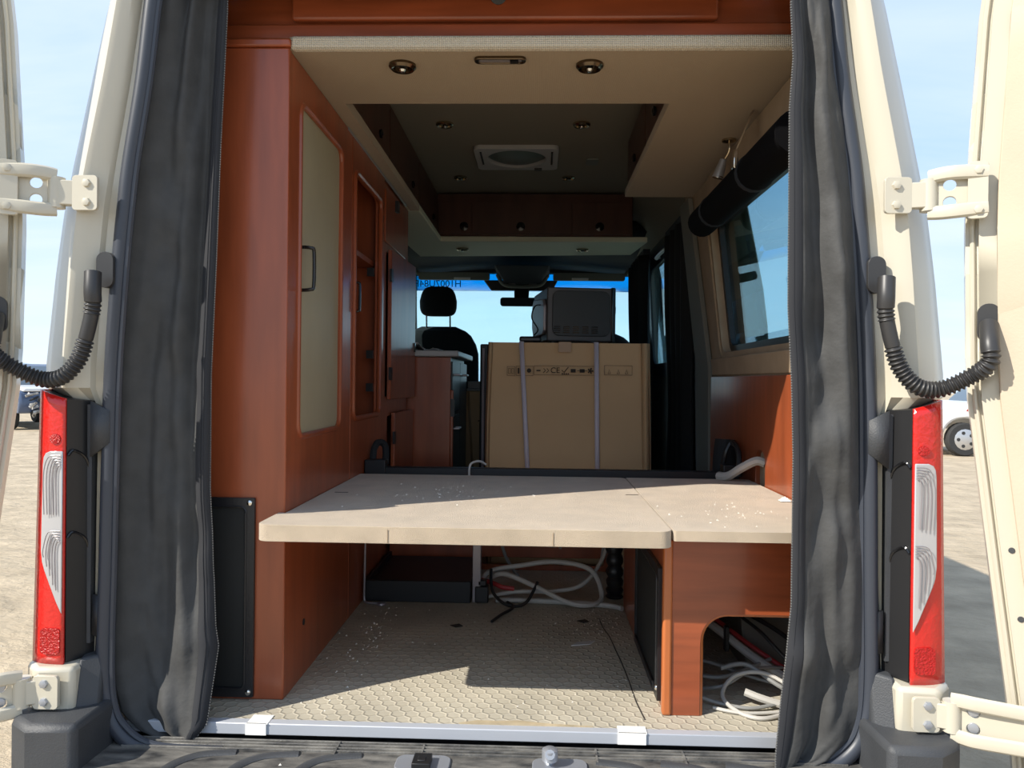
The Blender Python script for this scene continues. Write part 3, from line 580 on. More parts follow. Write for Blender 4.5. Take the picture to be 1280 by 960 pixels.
ajar(.76, 1.312, 3.06, .37, R(2.0), False)
up_ = obj('upper_panel', MB().box(WX-.010, WX-.002, 2.90, 3.33, 1.97, 2.17), 'wood', pn, bevel=.002)
obj('catch', MB().box(WX-.004, WX+.012, 3.08, 3.11, 2.12, 2.165), 'blackpl', up_)
obj('trim_5', MB().box(WX-.002, WX+.003, 2.30, 3.32, 2.196, 2.2045), 'alu', label='thin metal strip along the top of the tall cabinets', cat='trim', kind='structure')
# overhead lockers along the roof
def locker(label, box, doors, axis, face):
    t = thing('roof_locker', label, 'cabinet', ((box[0]+box[1])/2, (box[2]+box[3])/2, box[4]))
    obj('case', MB().box(*box), 'wood_shaded', t, bevel=.003)
    for a, b, kn in doors:
        if axis == 'x':
            s_ = 1 if face > (box[0]+box[1])/2 else -1
            d = obj('door', MB().plate(rr(a, b, box[4]+.012, box[5]-.035, .008), [], FX(face), s_*.012), 'wood_shaded', t, bevel=.003)
            obj('knob', MB().lathe([(.004, 0), (.014, .002), (.016, .010), (.004, .014)], Matrix.Translation((face+s_*.012, kn, box[4]+.05)) @ Matrix.Rotation(R(90*s_), 4, 'Y'), 14), 'blackgl', d)
        else:
            d = obj('door', MB().plate(rr(a, b, box[4]+.012, box[5]-.05, .006), [], FY(face), -.012), 'wood_shaded', t, bevel=.003)
            obj('knob', MB().lathe([(.004, 0), (.022, .002), (.024, .008), (.004, .012)], Matrix.Translation((kn, face-.012, box[4]+.05)) @ Matrix.Rotation(R(90), 4, 'X'), 16), 'blackgl', d)
locker('shade-darkened cherry roof locker above the tall cabinets', (-.78, -.452, 2.115, 4.18, 2.237, 2.475), [(2.13, 2.80, 2.62), (2.81, 3.49, 3.30), (3.50, 4.15, 3.95)], 'x', -.452)
locker('shade-darkened cherry roof locker above the side window', (.482, .74, 2.115, 3.16, 2.237, 2.46), [(2.13, 2.64, 2.4), (2.65, 3.15, 2.9)], 'x', .482)
locker('shade-darkened cherry roof locker across the cab above the seats', (-.45, .62, 4.21, 4.60, 2.237, 2.47), [(-.44, -.262, -.3), (-.255, .285, .01), (.292, .61, .44)], 'y', 4.21)
# ------------------------------------------------------------ roof lights and fan
def downlight(x, y, z, r, label, group, bulb=True):
    t = thing('ceiling_light', label, 'light', (x, y, z-.012), group)
    T = Matrix.Translation((x, y, z)) @ Matrix.Rotation(R(180), 4, 'X')
    obj('bezel', MB().lathe([(r*.62, .003), (r*.66, .010), (r*.82, .012), (r, .006), (r, 0), (r*.6, 0)], T, 28), 'bronze' if y < 2 else 'brass', t)
    obj('reflector', MB().lathe([(r*.64, .002), (r*.4, .0035), (r*.1, .004)], T, 20), 'blackgl', t)
    if bulb: obj('bulb', MB().lathe([(r*.22, .002), (r*.26, .012), (r*.16, .017), (r*.02, .018)], T, 16), 'chrome', t)
for x, q in ((-.223, 'wardrobe'), (.228, 'side window')): downlight(x, 1.849, 2.205, .033, 'recessed nickel light over the bed on the %s side of the slot light' % q, 'lights over the bed')
for x, q in ((-.276, 'galley'), (.277, 'sliding door')): downlight(x, 3.105, 2.483, .036, 'round light in the grey roof liner behind the fan, %s side' % q, 'roof lights behind the fan')
for x, q in ((-.293, 'galley'), (.258, 'sliding door')): downlight(x, 3.92, 2.483, .034, 'round roof light between fan and cab locker, %s side' % q, 'roof lights ahead of the fan')
for x, q in ((-.33, 'driver'), (.36, 'passenger')): downlight(x, 4.42, 2.205, .036, 'round light below the cab locker on the %s side' % q, 'lights below the cab locker')
t = thing('slot_light', 'slim oblong reading light set in the beige panel over the bed', 'light', (.014, 1.812, 2.197))
obj('bezel', MB().plate(rr(-.046, .076, 1.797, 1.829, .014), [rr(-.036, .066, 1.803, 1.823, .009)], FZ(2.197), .009), 'bronze', t, bevel=.002)
obj('lens', MB().plate(rr(-.036, .066, 1.803, 1.823, .009), [], FZ(2.2), .004), 'steel', t)
obj('switch', MB().plate(rr(.038, .058, 1.806, 1.820, .003), [], FZ(2.1955), .006), 'blackgl', t)
t = thing('roof_fan', 'square roof vent fan with round grey dome in the liner', 'fan', (.004, 3.555, 2.462))
obj('frame', MB().plate(rr(-.185, .195, 3.385, 3.725, .03), [circ(.004, 3.545, .135, 32)], FZ(2.466), .02), 'counter', t, bevel=.004)
obj('dome', MB().lathe([(.135, .012), (.10, -.004), (.05, -.010), (.005, -.012)], Matrix.Translation((.004, 3.545, 2.472)), 32), 'fandome', t)
for x in (-.155, .165): obj('slot', MB().box(x-.004, x+.004, 3.43, 3.62, 2.462, 2.468), 'blackpl', t)
obj('switch', MB().box(.085, .12, 3.685, 3.712, 2.458, 2.468), 'blackpl', t)
obj('vent_cover', MB().plate(rr(.33, .385, 3.59, 3.68, .006), [], FZ(2.478), .012), 'visor', label='small grey cover plate on the roof liner beside the fan', cat='cover')
# gooseneck reading lamp
t = thing('gooseneck_lamp', 'nickel gooseneck reading lamp hanging by the roller blind', 'lamp', (.70, 2.42, 2.09))
obj('base', MB().lathe([(.022, 0), (.022, .006), (.008, .010), (.004, .011)], Matrix.Translation((.70, 2.42, 2.205)) @ Matrix.Rotation(R(180), 4, 'X'), 20), 'brass', t)
gp = [(.70, 2.42, 2.20), (.702, 2.42, 2.175), (.698, 2.43, 2.16), (.690, 2.445, 2.146)]
obj('neck', MB().tube(gp, .004, 8, sub=5), 'brass', t)
sh = obj('shade', MB().tube([(.690, 2.445, 2.150), (.674, 2.455, 2.095)], lambda q: .011+.007*q, 16), 'alu', t)
obj('shade_rim', MB().tube([(.676, 2.4538, 2.100), (.674, 2.455, 2.093)], .0172, 16), 'brass', sh)
# ------------------------------------------------------------ roller blind
t = thing('roller_blind', 'black rolled-up blind above the side window', 'blind', (.72, 2.4, 1.97))
obj('roll', MB().tube([(.706, 1.80, 2.030), (.706, 2.83, 2.030)], .052, 18), 'blind', t)
for y in (2.14, 2.62): obj('strap', MB().tube([(.706, y, 2.030), (.706, y+.02, 2.030)], .0545, 18), 'headliner', t)
obj('buckle', MB().box(.645, .658, 2.14, 2.165, 2.04, 2.09), 'chrome', t, bevel=.003)
obj('hanger', MB().add([(.652, 2.145, 2.085), (.652, 2.168, 2.085), (.70, 2.168, 2.20), (.70, 2.145, 2.20)], [(0, 1, 2, 3)]), 'wallcloth', t, solid=.003)
obj('valance', MB().plate([(2.0, 2.0721), (2.84, 2.072), (2.84, 2.20), (1.80, 2.20), (1.80, 2.072)], [], FX(.725), .008), 'wallcloth', t)
# ------------------------------------------------------------ bed platform
BZ = 1.135
def bedpanel(name, label, x0, x1, y0, y1, th, rad_):
    t = thing(name, label, 'bed board', ((x0+x1)/2, (y0+y1)/2, BZ-th))
    ou = rr(x0, x1, y0, y1, rad_, 5)
    if x0 < -.47: ou = [p for p in ou if not (p[0] < -.4 and p[1] > 2)][:6]+[(-.466, y1), (-.466, 1.752), (x0, 1.752)]+[p for p in ou if p[1] < 2]
    obj('board', MB().plate(ou, [], FZ(BZ-th), th), 'carpet', t, bevel=min(.014, th*.42), seg=4)
    return t
b1 = bedpanel('bed_board', 'wide beige carpeted bed board reaching the tall cabinets', -.482, .398, 1.605, 2.50, .036, .028)
for x in (-.20, .148): obj('carpet_seam', MB().box(x-.0006, x+.0006, 1.6035, 1.61, BZ-.034, BZ-.006), 'wallcloth', b1)
for x, y in ((-.42, 2.08), (.375, 2.12)): obj('slit', MB().box(x-.018, x+.018, y-.0035, y+.0035, BZ-.001, BZ+.0006), 'dirt', b1)
b2 = bedpanel('bed_board', 'narrow beige carpeted bed board resting on the wooden storage box', .401, .795, 1.615, 2.50, .022, .006)
fr_ = thing('bed_rail', 'black steel cross rail behind the carpeted bed boards', 'rail', (.17, 2.58, 1.11))
obj('bar', MB().box(-.40, .735, 2.562, 2.60, 1.113, 1.151), 'blackmt', fr_, bevel=.003)
for x in (-.445, .74): obj('end_bracket', MB().box(x-.02 if x < 0 else x-.012, x+.05 if x < 0 else x+.04, 2.555, 2.605, 1.10, 1.175), 'blackmt', fr_, bevel=.003)
for x in (-.05, .235): obj('eyelet', MB().tube([(x-.02, 2.56, 1.122), (x, 2.556, 1.124), (x+.02, 2.56, 1.122)], .003, 6), 'chrome', fr_)
for x in (-.085, .45): obj('leg', MB().box(x-.014, x+.014, 2.565, 2.597, FL, 1.113), 'steel' if x < 0 else 'blackmt', fr_, bevel=.002)
obj('cable_tie', MB().tube([(-.112, 2.552, 1.118), (-.112, 2.548, 1.15), (-.105, 2.56, 1.168), (-.08, 2.585, 1.172), (-.06, 2.60, 1.16)], .004, 8, sub=5), 'cable', label='white cord looped over the black bed rail', cat='cord')
# ------------------------------------------------------------ storage box under the bed, passenger side
bx = thing('storage_box', 'cherry wood storage box with arched opening under the bed', 'storage box', (.6, 2.2, FL))
arch = [(.483, FL-.002)]+[(.483, .86)]+[(.483+.06*(1-math.cos(R(a))), .868+.06*math.sin(R(a))) for a in range(0, 91, 10)]+[(.79, .928), (.79, FL-.002)]
ol = [(.418, FL), (.483, FL)]+arch[1:-1]+[(.79, .90), (.80, .90), (.80, 1.098), (.418, 1.098)]
obj('front_panel', MB().plate(ol, [], FY(1.727), .016), 'wood_h', bx, bevel=.0015)
obj('edge_strip', MB().tube([(a+.001, 1.735, b) for a, b in arch[1:-1]], .006, 8), 'wood_edge', bx)
obj('edge_strip', MB().tube([(.484, 1.735, FL), (.484, 1.735, .865)], .006, 8), 'wood_edge', bx)
obj('corner_post', MB().box(.398, .419, 1.722, 1.745, FL, 1.094), 'wood_edge', bx, bevel=.006, seg=3)
obj('side_panel', MB().box(.403, .419, 1.745, 2.54, FL, 1.10), 'wood', bx, bevel=.002)
obj('lid_support', MB().box(.42, .79, 1.745, 1.765, 1.06, 1.10), 'wood', bx)
FP = lambda u, v, w: (.403-w, u, v)
pocket('net_pocket', 'black net pocket on the inner side of the storage box', 1.772, 2.19, .712, 1.02, FP, [(1.785, .74)], .008)
obj('wheel_arch', MB().plate([(1.97, FL)]+[(2.45+.45*math.cos(R(180-a)), FL+.30*math.sin(R(a))) for a in range(10, 171, 10)]+[(2.93, FL)], [], FX(.655), .14), 'greyliner', bevel=.015, label='grey lined wheel arch inside the storage box', cat='wheel arch')
# ------------------------------------------------------------ things under the bed
obj('cross_board', MB().plate([(-.467, FL), (.40, FL), (.40, 1.07), (-.467, 1.07)], [rr(-.10, .38, FL+.02, FL+.05, .01)], FY(3.02), .018), 'wood', bevel=.002, label='cherry cross board standing under the bed behind the tray', cat='board')
ty = thing('black_tray', 'shallow black metal tray on the floor under the bed', 'tray', (-.28, 2.75, FL))
obj('front_wall', MB().box(-.460, -.104, 2.555, 2.567, FL, .772), 'blackmt', ty, bevel=.003)
obj('bottom', MB().box(-.460, -.104, 2.567, 2.99, FL, .755), 'blackmt', ty)
for x in (-.460, -.114): obj('side_wall', MB().box(x, x+.010, 2.567, 2.99, .755, .772), 'blackmt', ty)
tp = thing('steel_rod', 'thin bent steel rod standing against the tall cabinet', 'rod', (-.45, 2.54, FL))
obj('rod', MB().tube([(-.452, 2.535, 1.09), (-.455, 2.53, .80), (-.455, 2.53, .716), (-.44, 2.52, .706), (-.40, 2.515, .706)], .004, 8, sub=4), 'steel', tp)
obj('foot', MB().lathe([(.004, 0), (.016, .002), (.014, .008), (.004, .010)], Matrix.Translation((-.395, 2.515, FL)), 14), 'steel', tp)
def cable(pts, r, m_, label, group=None, name='cable'):
    obj(name, MB().tube(pts, r, 8, sub=8), m_, label=label, cat='cable', group=group)
z = FL
cable([(-.06, 2.66, z+.05), (.0, 2.62, z+.085), (.10, 2.58, z+.06), (.22, 2.52, z+.02), (.30, 2.52, z+.015), (.335, 2.58, z+.03), (.30, 2.64, z+.10), (.18, 2.68, z+.115), (.06, 2.68, z+.10), (-.04, 2.66, z+.085), (-.07, 2.65, z+.06)], .0085, 'cable', 'thick white cable looped in an oval on the floor under the bed')
cable([(-.05, 2.60, z+.012), (.05, 2.60, z+.03), (.18, 2.60, z+.035), (.28, 2.62, z+.06), (.36, 2.70, z+.16), (.39, 2.74, z+.34)], .007, 'cable', 'white cable rising from the floor towards the bed rail')
cable([(-.02, 2.57, z+.009), (.12, 2.57, z+.009), (.25, 2.555, z+.009), (.36, 2.53, z+.009), (.395, 2.50, z+.009)], .0085, 'cable', 'white cable running straight to the storage box along the floor')
cable([(.06, 2.74, z+.36), (.09, 2.72, z+.24), (.15, 2.70, z+.17), (.24, 2.70, z+.18), (.32, 2.68, z+.21)], .006, 'cableg', 'grey cable drooping from the bed rail in a curve')
cable([(.20, 2.78, z+.14), (.22, 2.78, z+.24), (.28, 2.78, z+.32), (.30, 2.80, z+.38)], .0055, 'cableg', 'grey cable bending up behind the drooping one')
cable([(-.03, 2.80, z+.36), (-.025, 2.80, z+.22), (.0, 2.80, z+.11), (.05, 2.80, z+.03)], .006, 'cableg', 'grey cable hanging straight down beside the steel leg')
cable([(.33, 2.80, z+.38), (.36, 2.78, z+.22), (.345, 2.74, z+.10)], .006, 'cableg', 'short grey cable hanging next to the black duct')
cable([(-.04, 2.62, z+.10), (-.03, 2.56, z+.04), (.02, 2.52, z+.008), (.08, 2.53, z+.012), (.12, 2.58, z+.07)], .0055, 'cableb', 'black cable wound round the white oval loop')
cable([(.02, 2.56, z+.006), (.04, 2.50, z+.006), (.005, 2.42, z+.006), (-.02, 2.35, z+.006)], .0045, 'cableb', 'thin black cable end lying loose on the vinyl floor')
cable([(-.09, 2.64, z+.06), (-.04, 2.62, z+.055), (.0, 2.60, z+.045), (.04, 2.60, z+.04)], .008, 'cabler', 'short red cable beside the steel leg')
obj('terminal_block', MB().box(-.09, -.045, 2.56, 2.60, FL, FL+.055).box(-.082, -.052, 2.565, 2.595, FL+.055, FL+.075), 'blackpl', bevel=.004, label='small black terminal block at the end of the red cable', cat='terminal')
obj('cable_duct', MB().tube([(.385, 2.66, FL), (.385, 2.67, .85), (.375, 2.72, 1.09)], lambda q: .028+.004*math.sin(q*60), 12, sub=14), 'blackpl', label='black ribbed duct standing against the storage box', cat='duct')
# cables in the arched opening
cable([(.50, 2.20, z+.13), (.58, 2.05, z+.105), (.66, 1.94, z+.06), (.74, 1.87, z+.022)], .011, 'cable', 'thick white cable slanting down through the arched opening')
cable([(.505, 2.22, z+.145), (.58, 2.08, z+.122), (.66, 1.98, z+.078), (.75, 1.91, z+.03)], .006, 'cabler', 'red cable lying along the thick white one in the arch')
cable([(.495, 1.90, z+.03), (.56, 1.88, z+.03), (.62, 1.90, z+.04), (.70, 1.93, z+.06)], .0048, 'cableg', 'grey cable crossing behind the arch post')
cable([(.49, 1.79, z+.02), (.54, 1.78, z+.008), (.60, 1.76, z+.007), (.66, 1.77, z+.012), (.74, 1.80, z+.02)], .0045, 'cableg', 'grey cable lying low along the floor in the arch')
cable([(.70, 1.75, z+.008), (.62, 1.71, z+.006), (.57, 1.74, z+.007), (.55, 1.80, z+.02), (.59, 1.84, z+.05), (.66, 1.83, z+.06), (.73, 1.78, z+.03)], .0048, 'cable', 'white cable looping out of the arch onto the sill')
cable([(.56, 1.86, z+.06), (.62, 1.86, z+.07), (.68, 1.82, z+.04), (.74, 1.80, z+.01)], .0055, 'cableg', 'grey cable draped across the loop in the arch')
cable([(.60, 1.795, z+.03), (.64, 1.78, z+.02), (.70, 1.77, z+.008), (.75, 1.77, z+.008)], .009, 'cable', 'flat white cable end in the arched opening')
cable([(.56, 2.10, z+.17), (.64, 2.06, z+.15), (.72, 1.99, z+.12), (.77, 1.93, z+.09)], .006, 'cableb', 'black cable high in the arched opening')
cable([(.495, 1.96, z+.05), (.56, 1.93, z+.045), (.63, 1.88, z+.035), (.70, 1.84, z+.03), (.76, 1.82, z+.02)], .004, 'cableg', 'thin grey cable running under the thick white one')
cable([(.50, 1.86, z+.008), (.56, 1.83, z+.03), (.64, 1.87, z+.055), (.72, 1.90, z+.05)], .004, 'cableg', 'thin grey cable arching between the two loops')
cable([(.52, 1.76, z+.006), (.58, 1.735, z+.006), (.66, 1.74, z+.008), (.73, 1.76, z+.01)], .004, 'cable', 'thin white cable lying nearest the sill in the arch')
cable([(.63, 2.02, z+.15), (.67, 1.93, z+.13), (.71, 1.88, z+.09), (.75, 1.86, z+.05)], .0045, 'cableb', 'thin black cable dropping beside the wheel arch')
obj('cable_clip', MB().box(.600, .612, 1.985, 2.005, z+.055, z+.12), 'blackpl', bevel=.003, label='black clip wrapped round the thick white cable', cat='clip')
# white tape pieces and debris
obj('tape_piece', MB().box(-.505, -.46, 1.629, 1.672, FL, FL+.002).box(-.508, -.463, 1.6285, 1.6315, .677, FL+.002), 'white', label='white tape piece folded over the sill near the wardrobe', cat='tape')
obj('tape_piece', MB().box(.292, .352, 1.629, 1.662, FL, FL+.003).box(.290, .350, 1.6285, 1.6315, .678, FL+.003), 'white', label='white tape piece folded over the sill below the storage box', cat='tape')
cr_ = MB()
def specks(n, fx, fy, zz_, a):
    for _ in range(n):
        x, y = fx(), fy(); s_ = a*random.uniform(.4, 1.3); cr_.add([(x-s_, y-s_, zz_), (x+s_, y-s_*.7, zz_), (x, y+s_, zz_), (x, y, zz_+s_)], [(0, 1, 3), (1, 2, 3), (2, 0, 3)])
specks(60, lambda: random.gauss(-.13, .12), lambda: random.gauss(2.1, .1), BZ, .0022)
specks(40, lambda: random.gauss(.58, .07), lambda: random.gauss(1.9, .1), BZ, .0026)
obj('crumbs', cr_, 'crumb', label='pale crumbs scattered on the carpeted bed boards', cat='crumbs', kind='stuff')
cr_ = MB()
specks(120, lambda: random.uniform(-.44, .36), lambda: random.uniform(1.72, 2.5), FL, .002)
specks(80, lambda: random.gauss(-.36, .04), lambda: random.gauss(2.15, .2), FL, .0025)
specks(60, lambda: random.gauss(.3, .05), lambda: random.gauss(2.35, .1), FL, .002)
obj('floor_crumbs', cr_, 'crumb', label='pale crumbs scattered on the vinyl floor', cat='crumbs', kind='stuff')
for x, y, lb in ((-.125, 2.32, 'flat dark scrap on the vinyl floor before the tray'), (.262, 2.39, 'tiny dark scrap on the vinyl floor near the storage box')):
    obj('scrap', MB().plate([(x-.02, y), (x, y-.018), (x+.019, y-.004), (x+.006, y+.016)], [], FZ(FL), .002), 'dirt', label=lb, cat='scrap')
obj('clear_scrap', MB().plate([(.215, 2.165), (.27, 2.18), (.285, 2.21), (.235, 2.195)], [], FZ(FL), .002), 'counter', label='pale plastic scrap on the vinyl floor', cat='scrap')
ck = [(.315, 2.42), (.318, 2.33), (.33, 2.25), (.338, 2.15), (.342, 2.05), (.348, 1.92), (.352, 1.80), (.355, 1.70)]
obj('floor_crack', MB().tube([(x+random.uniform(-.003, .003), y, FL) for x, y in ck], .0016, 5, sub=3), 'dirt', label='dark crack running along the vinyl floor to the sill', cat='crack')
obj('loose_edge', MB().plate([(-.05, 1.657), (.24, 1.657), (.14, 1.664), (.08, 1.676), (.03, 1.670), (-.01, 1.672)], [], FZ(FL), .003), 'torn', label='torn brown strip along the vinyl edge at the sill', cat='strip')
# ------------------------------------------------------------ cartons and microwave
cb_ = thing('large_carton', 'large brown carton bound with two pale straps behind the bed', 'carton', (.235, 3.38, FL))
def bul(u, v): return (-.085+.645*u+(-.012*(1-u)*math.sin(3*v)+.02*u*(1-v)), 3.10-.010*math.sin(math.pi*u)*math.sin(math.pi*v), FL+.90*v)
bd = MB().grid(8, 8, bul)
bd.add([(-.085, 3.66, FL), (.58, 3.66, FL), (.56, 3.66, 1.60), (-.085, 3.66, 1.60)], [(0, 1, 2, 3)])
o = len(bd.v)-4; k = 9
bd.f += [tuple([i for i in range(k)]+[o+1, o]), tuple([72+i for i in range(k)]+[o+2, o+3]), tuple([i*k for i in range(k)]+[o+3, o]), tuple([i*k+8 for i in range(k)]+[o+2, o+1])]
obj('body', bd, 'carton', cb_, ang=50)
obj('left_flap', MB().grid(2, 6, lambda u, v: (-.085+.016*u-.012*math.sin(3*v), 3.095-.012*u*(1-u)*4, FL+.9*v)), 'carton', cb_, solid=.004)
obj('right_flap', MB().grid(2, 6, lambda u, v: (.575-.03*u-.02*v, 3.094-.010*u*(1-u)*4, FL+.9*v)), 'carton', cb_, solid=.004)
for a, b in ((.045, .092), (.345, .36)):
    obj('strap', MB().add([(a-.009, 3.082, 1.602), (a+.009, 3.082, 1.602), (b+.009, 3.080, FL+.1), (b-.009, 3.080, FL+.1)], [(0, 1, 2, 3)]).add([(a-.009, 3.082, 1.6025), (a+.009, 3.082, 1.6025), (a+.009, 3.66, 1.6025), (a-.009, 3.66, 1.6025)], [(0, 1, 2, 3)]), 'strap', cb_, solid=.002)
obj('tape', MB().box(.195, .245, 3.086, 3.09, 1.562, 1.603), 'tapebrown', cb_)
pt = MB(); PY = 3.0862; px = lambda q: -.0+(q-641)/200*.655+.005
def fra(u0, u1, v0, v1, w_=.0012):
    for a in ((u0, u1, v0, v0+w_), (u0, u1, v1-w_, v1), (u0, u0+w_, v0, v1), (u1-w_, u1, v0, v1)): pt.box(a[0], a[1], PY, PY+.001, a[2], a[3])
Z0, Z1 = 1.470, 1.507
fra(px(636), px(646), Z0-.004, Z1-.004); fra(px(647), px(668), Z0-.004, Z1-.002); fra(px(669), px(744), Z0, Z1); fra(px(755), px(789), Z0+.002, Z1+.004)
for a in (639, 643): fra(px(a)-.005, px(a)+.005, Z0+.004, Z1-.012)
for a in (650, 654): pt.box(px(a)-.003, px(a)+.003, PY, PY+.001, Z0+.004, Z1-.010)
pt.lathe([(.001, 0), (.009, 0), (.009, .001)], Matrix.Translation((px(663), PY, 1.487)) @ Matrix.Rotation(R(90), 4, 'X'), 10)
pt.box(px(672), px(677), PY, PY+.001, 1.485, 1.490)
for a in (682, 686): pt.tube([(px(a)-.006, PY, 1.478), (px(a)+.004, PY, 1.488), (px(a)-.004, PY, 1.496)], .0012, 4)
pt.tube([(px(703), PY, 1.490), (px(706), PY, 1.481), (px(711), PY, 1.502)], .0016, 5)
for i in range(4): pt.box(px(703)+i*.008, px(703)+i*.008+.005, PY, PY+.001, 1.473, 1.478)
for a in (717, 728): pt.box(px(a)-.010, px(a)+.010, PY, PY+.001, 1.481, 1.495)
pt.box(px(728)-.02, px(728)+.02, PY, PY+.001, 1.487, 1.489)
for i in range(5): pt.tube([(px(738), PY, 1.488), (px(738)+.012*math.cos(i*1.256), PY, 1.488+.012*math.sin(i*1.256))], .003, 5)
for a in (761, 772, 782): pt.tube([(px(a)-.005, PY, 1.478), (px(a), PY, 1.495), (px(a)+.005, PY, 1.478), (px(a)-.005, PY, 1.478)], .0010, 4)
obj('printed_symbols', pt, 'ink', cb_, label='row of printed handling symbols')
text('printed_mark', 'CE', .032, lambda u, v, w: (px(695)+u, PY, 1.488+v), 'ink', cb_)
pnl = thing('folded_panel', 'black folded panel standing behind the large carton', 'panel', (.19, 3.70, FL))
obj('sheet', MB().box(-.155, .50, 3.69, 3.72, FL, 1.605), 'blackpl', pnl, bevel=.006)
obj('post', MB().box(-.165, -.125, 3.68, 3.73, FL, 1.62), 'blackmt', pnl, bevel=.006)
obj('cord', MB().tube([(-.148, 3.674, 1.60), (-.148, 3.672, 1.2), (-.148, 3.674, .9)], .006, 8), 'strap', pnl)
# microwave, turned a little
mw = thing('microwave', 'black and grey microwave oven standing on the large carton', 'microwave', (.26, 3.38, 1.602))
ang_ = R(9); ca, sa = math.cos(ang_), math.sin(ang_); MO = Vector((.148, 3.20, 1.612))
def FM(x, y, z_): return MO+Vector((x*ca+y*sa*-1, x*sa+y*ca, z_))
def mbox(x0, x1, y0, y1, z0, z1): return MB().hexa([FM(a, b, z0) for a, b in ((x0, y0), (x1, y0), (x1, y1), (x0, y1))], [FM(a, b, z1) for a, b in ((x0, y0), (x1, y0), (x1, y1), (x0, y1))])
obj('case', mbox(0, .285, 0, .36, 0, .226), 'mwcase', mw, bevel=.006)
vp_ = obj('vent_panel', MB().plate(rr(.022, .268, .022, .212, .03), [], lambda u, v, w: FM(u, -w, v), .006), 'mwdark', mw, bevel=.003, label='dark recessed back panel')
for i in range(5):
    for j in range(4): obj('louvre', MB().plate(rr(.028+i*.040, .055+i*.040, .035+j*.008, .039+j*.008, .0015, 2), [], lambda u, v, w: FM(u, -w-.005, v), .003), 'blackgl', vp_)
obj('front_frame', mbox(.272, .292, -.004, .37, -.003, .229), 'blackgl', mw, bevel=.005)
obj('dial', MB().lathe([(.002, 0), (.04, 0), (.036, .010), (.002, .012)], Matrix.Translation(FM(.292, .09, .12)) @ Matrix.Rotation(ang_, 4, 'Z') @ Matrix.Rotation(R(90), 4, 'Y'), 18), 'blackgl', mw)
obj('side_cover', MB().plate([(.02, .045), (.05, .03), (.30, .03), (.34, .07), (.34, .17), (.30, .20), (.05, .18), (.02, .15)], [], lambda u, v, w: FM(-w, u, v), .012), 'steel', mw, bevel=.004, label='pale grey side cover')
for a, b in ((.03, .03), (.25, .03), (.03, .33), (.25, .33)): obj('foot', MB().lathe([(.012, -.010), (.012, 0), (.002, .001)], Matrix.Translation(FM(a, b, 0)), 10), 'blackpl', mw)
obj('power_cord', MB().tube([FM(-.01, .1, .16), FM(-.04, .08, .15), FM(-.055, .06, .10), FM(-.03, .05, .05), FM(-.05, .04, .02), FM(-.02, .03, .004)], .003, 6, sub=6), 'cableb', mw)
obj('adapter', MB().box(.035, .125, 3.14, 3.20, 1.6035, 1.628), 'blackpl', bevel=.008, label='flat black power adapter lying on the carton', cat='adapter')
sb = thing('small_carton', 'small brown carton on the floor between galley and large carton', 'carton', (-.22, 4.35, FL))
obj('body', MB().box(-.285, -.15, 4.22, 4.5, FL, 1.385), 'carton', sb, bevel=.003)
obj('tape', MB().add([(-.275, 4.2185, 1.386), (-.262, 4.2185, 1.386), (-.235, 4.2185, .95), (-.248, 4.2185, .95)], [(0, 1, 2, 3)]), 'tapebrown', sb, solid=.001)
obj('arrow_mark', MB().box(-.196, -.193, 4.2183, 4.2195, 1.23, 1.34).box(-.215, -.175, 4.2183, 4.2195, 1.22, 1.225).box(-.204, -.185, 4.2183, 4.2195, 1.325, 1.33), 'ink', sb)
obj('paper_stack', MB().box(-.28, -.155, 4.225, 4.47, 1.386, 1.40).box(-.276, -.16, 4.25, 4.46, 1.40, 1.44), 'cableg', bevel=.004, label='grey packet lying on the small carton', cat='packet')
# ------------------------------------------------------------ galley unit
ga = thing('galley_cabinet', 'low cherry galley cabinet with pale worktop behind the cab seat', 'cabinet', (-.55, 4.1, FL))
obj('end_panel', MB().box(-.86, -.281, 3.46, 3.48, FL, 1.548), 'wood', ga, bevel=.002)
obj('body', MB().box(-.86, -.292, 3.48, 4.19, FL, 1.548), 'blackpl', ga)
for i, (y0, y1, z0_, z1_) in enumerate(((3.49, 3.83, 1.30, 1.53), (3.49, 3.83, .78, 1.28), (3.84, 4.18, .78, 1.53))):
    d = obj('door', MB().plate(rr(y0, y1, z0_, z1_, .01), [], FX(-.292), .016), 'blackpl', ga, bevel=.002)
    obj('handle', MB().tube([(-.276, y0+.06, z1_-.06), (-.252, y0+.06, z1_-.06), (-.252, y0+.16, z1_-.06), (-.276, y0+.16, z1_-.06)], .005, 8), 'steel', d)
obj('edge_strip', MB().box(-.281, -.268, 3.462, 3.478, .75, 1.40), 'wood', ga, bevel=.003)
obj('hinge', MB().box(-.280, -.262, 3.455, 3.46, 1.28, 1.36), 'blackpl', ga)
obj('worktop', MB().box(-.87, -.245, 3.44, 4.20, 1.550, 1.578), 'counter', ga, bevel=.006)
pp = MB().grid(8, 5, lambda u, v: (-.465+.13*u, 3.46+.16*v, 1.5785+.04*max(0, math.sin(u*7+v*3))*(1-u)+.008*math.sin(u*19+v*5)**2))
obj('crumpled_sheet', pp, 'paper', solid=.001, ang=20, label='crumpled grey plastic sheet lying on the galley worktop', cat='sheet')
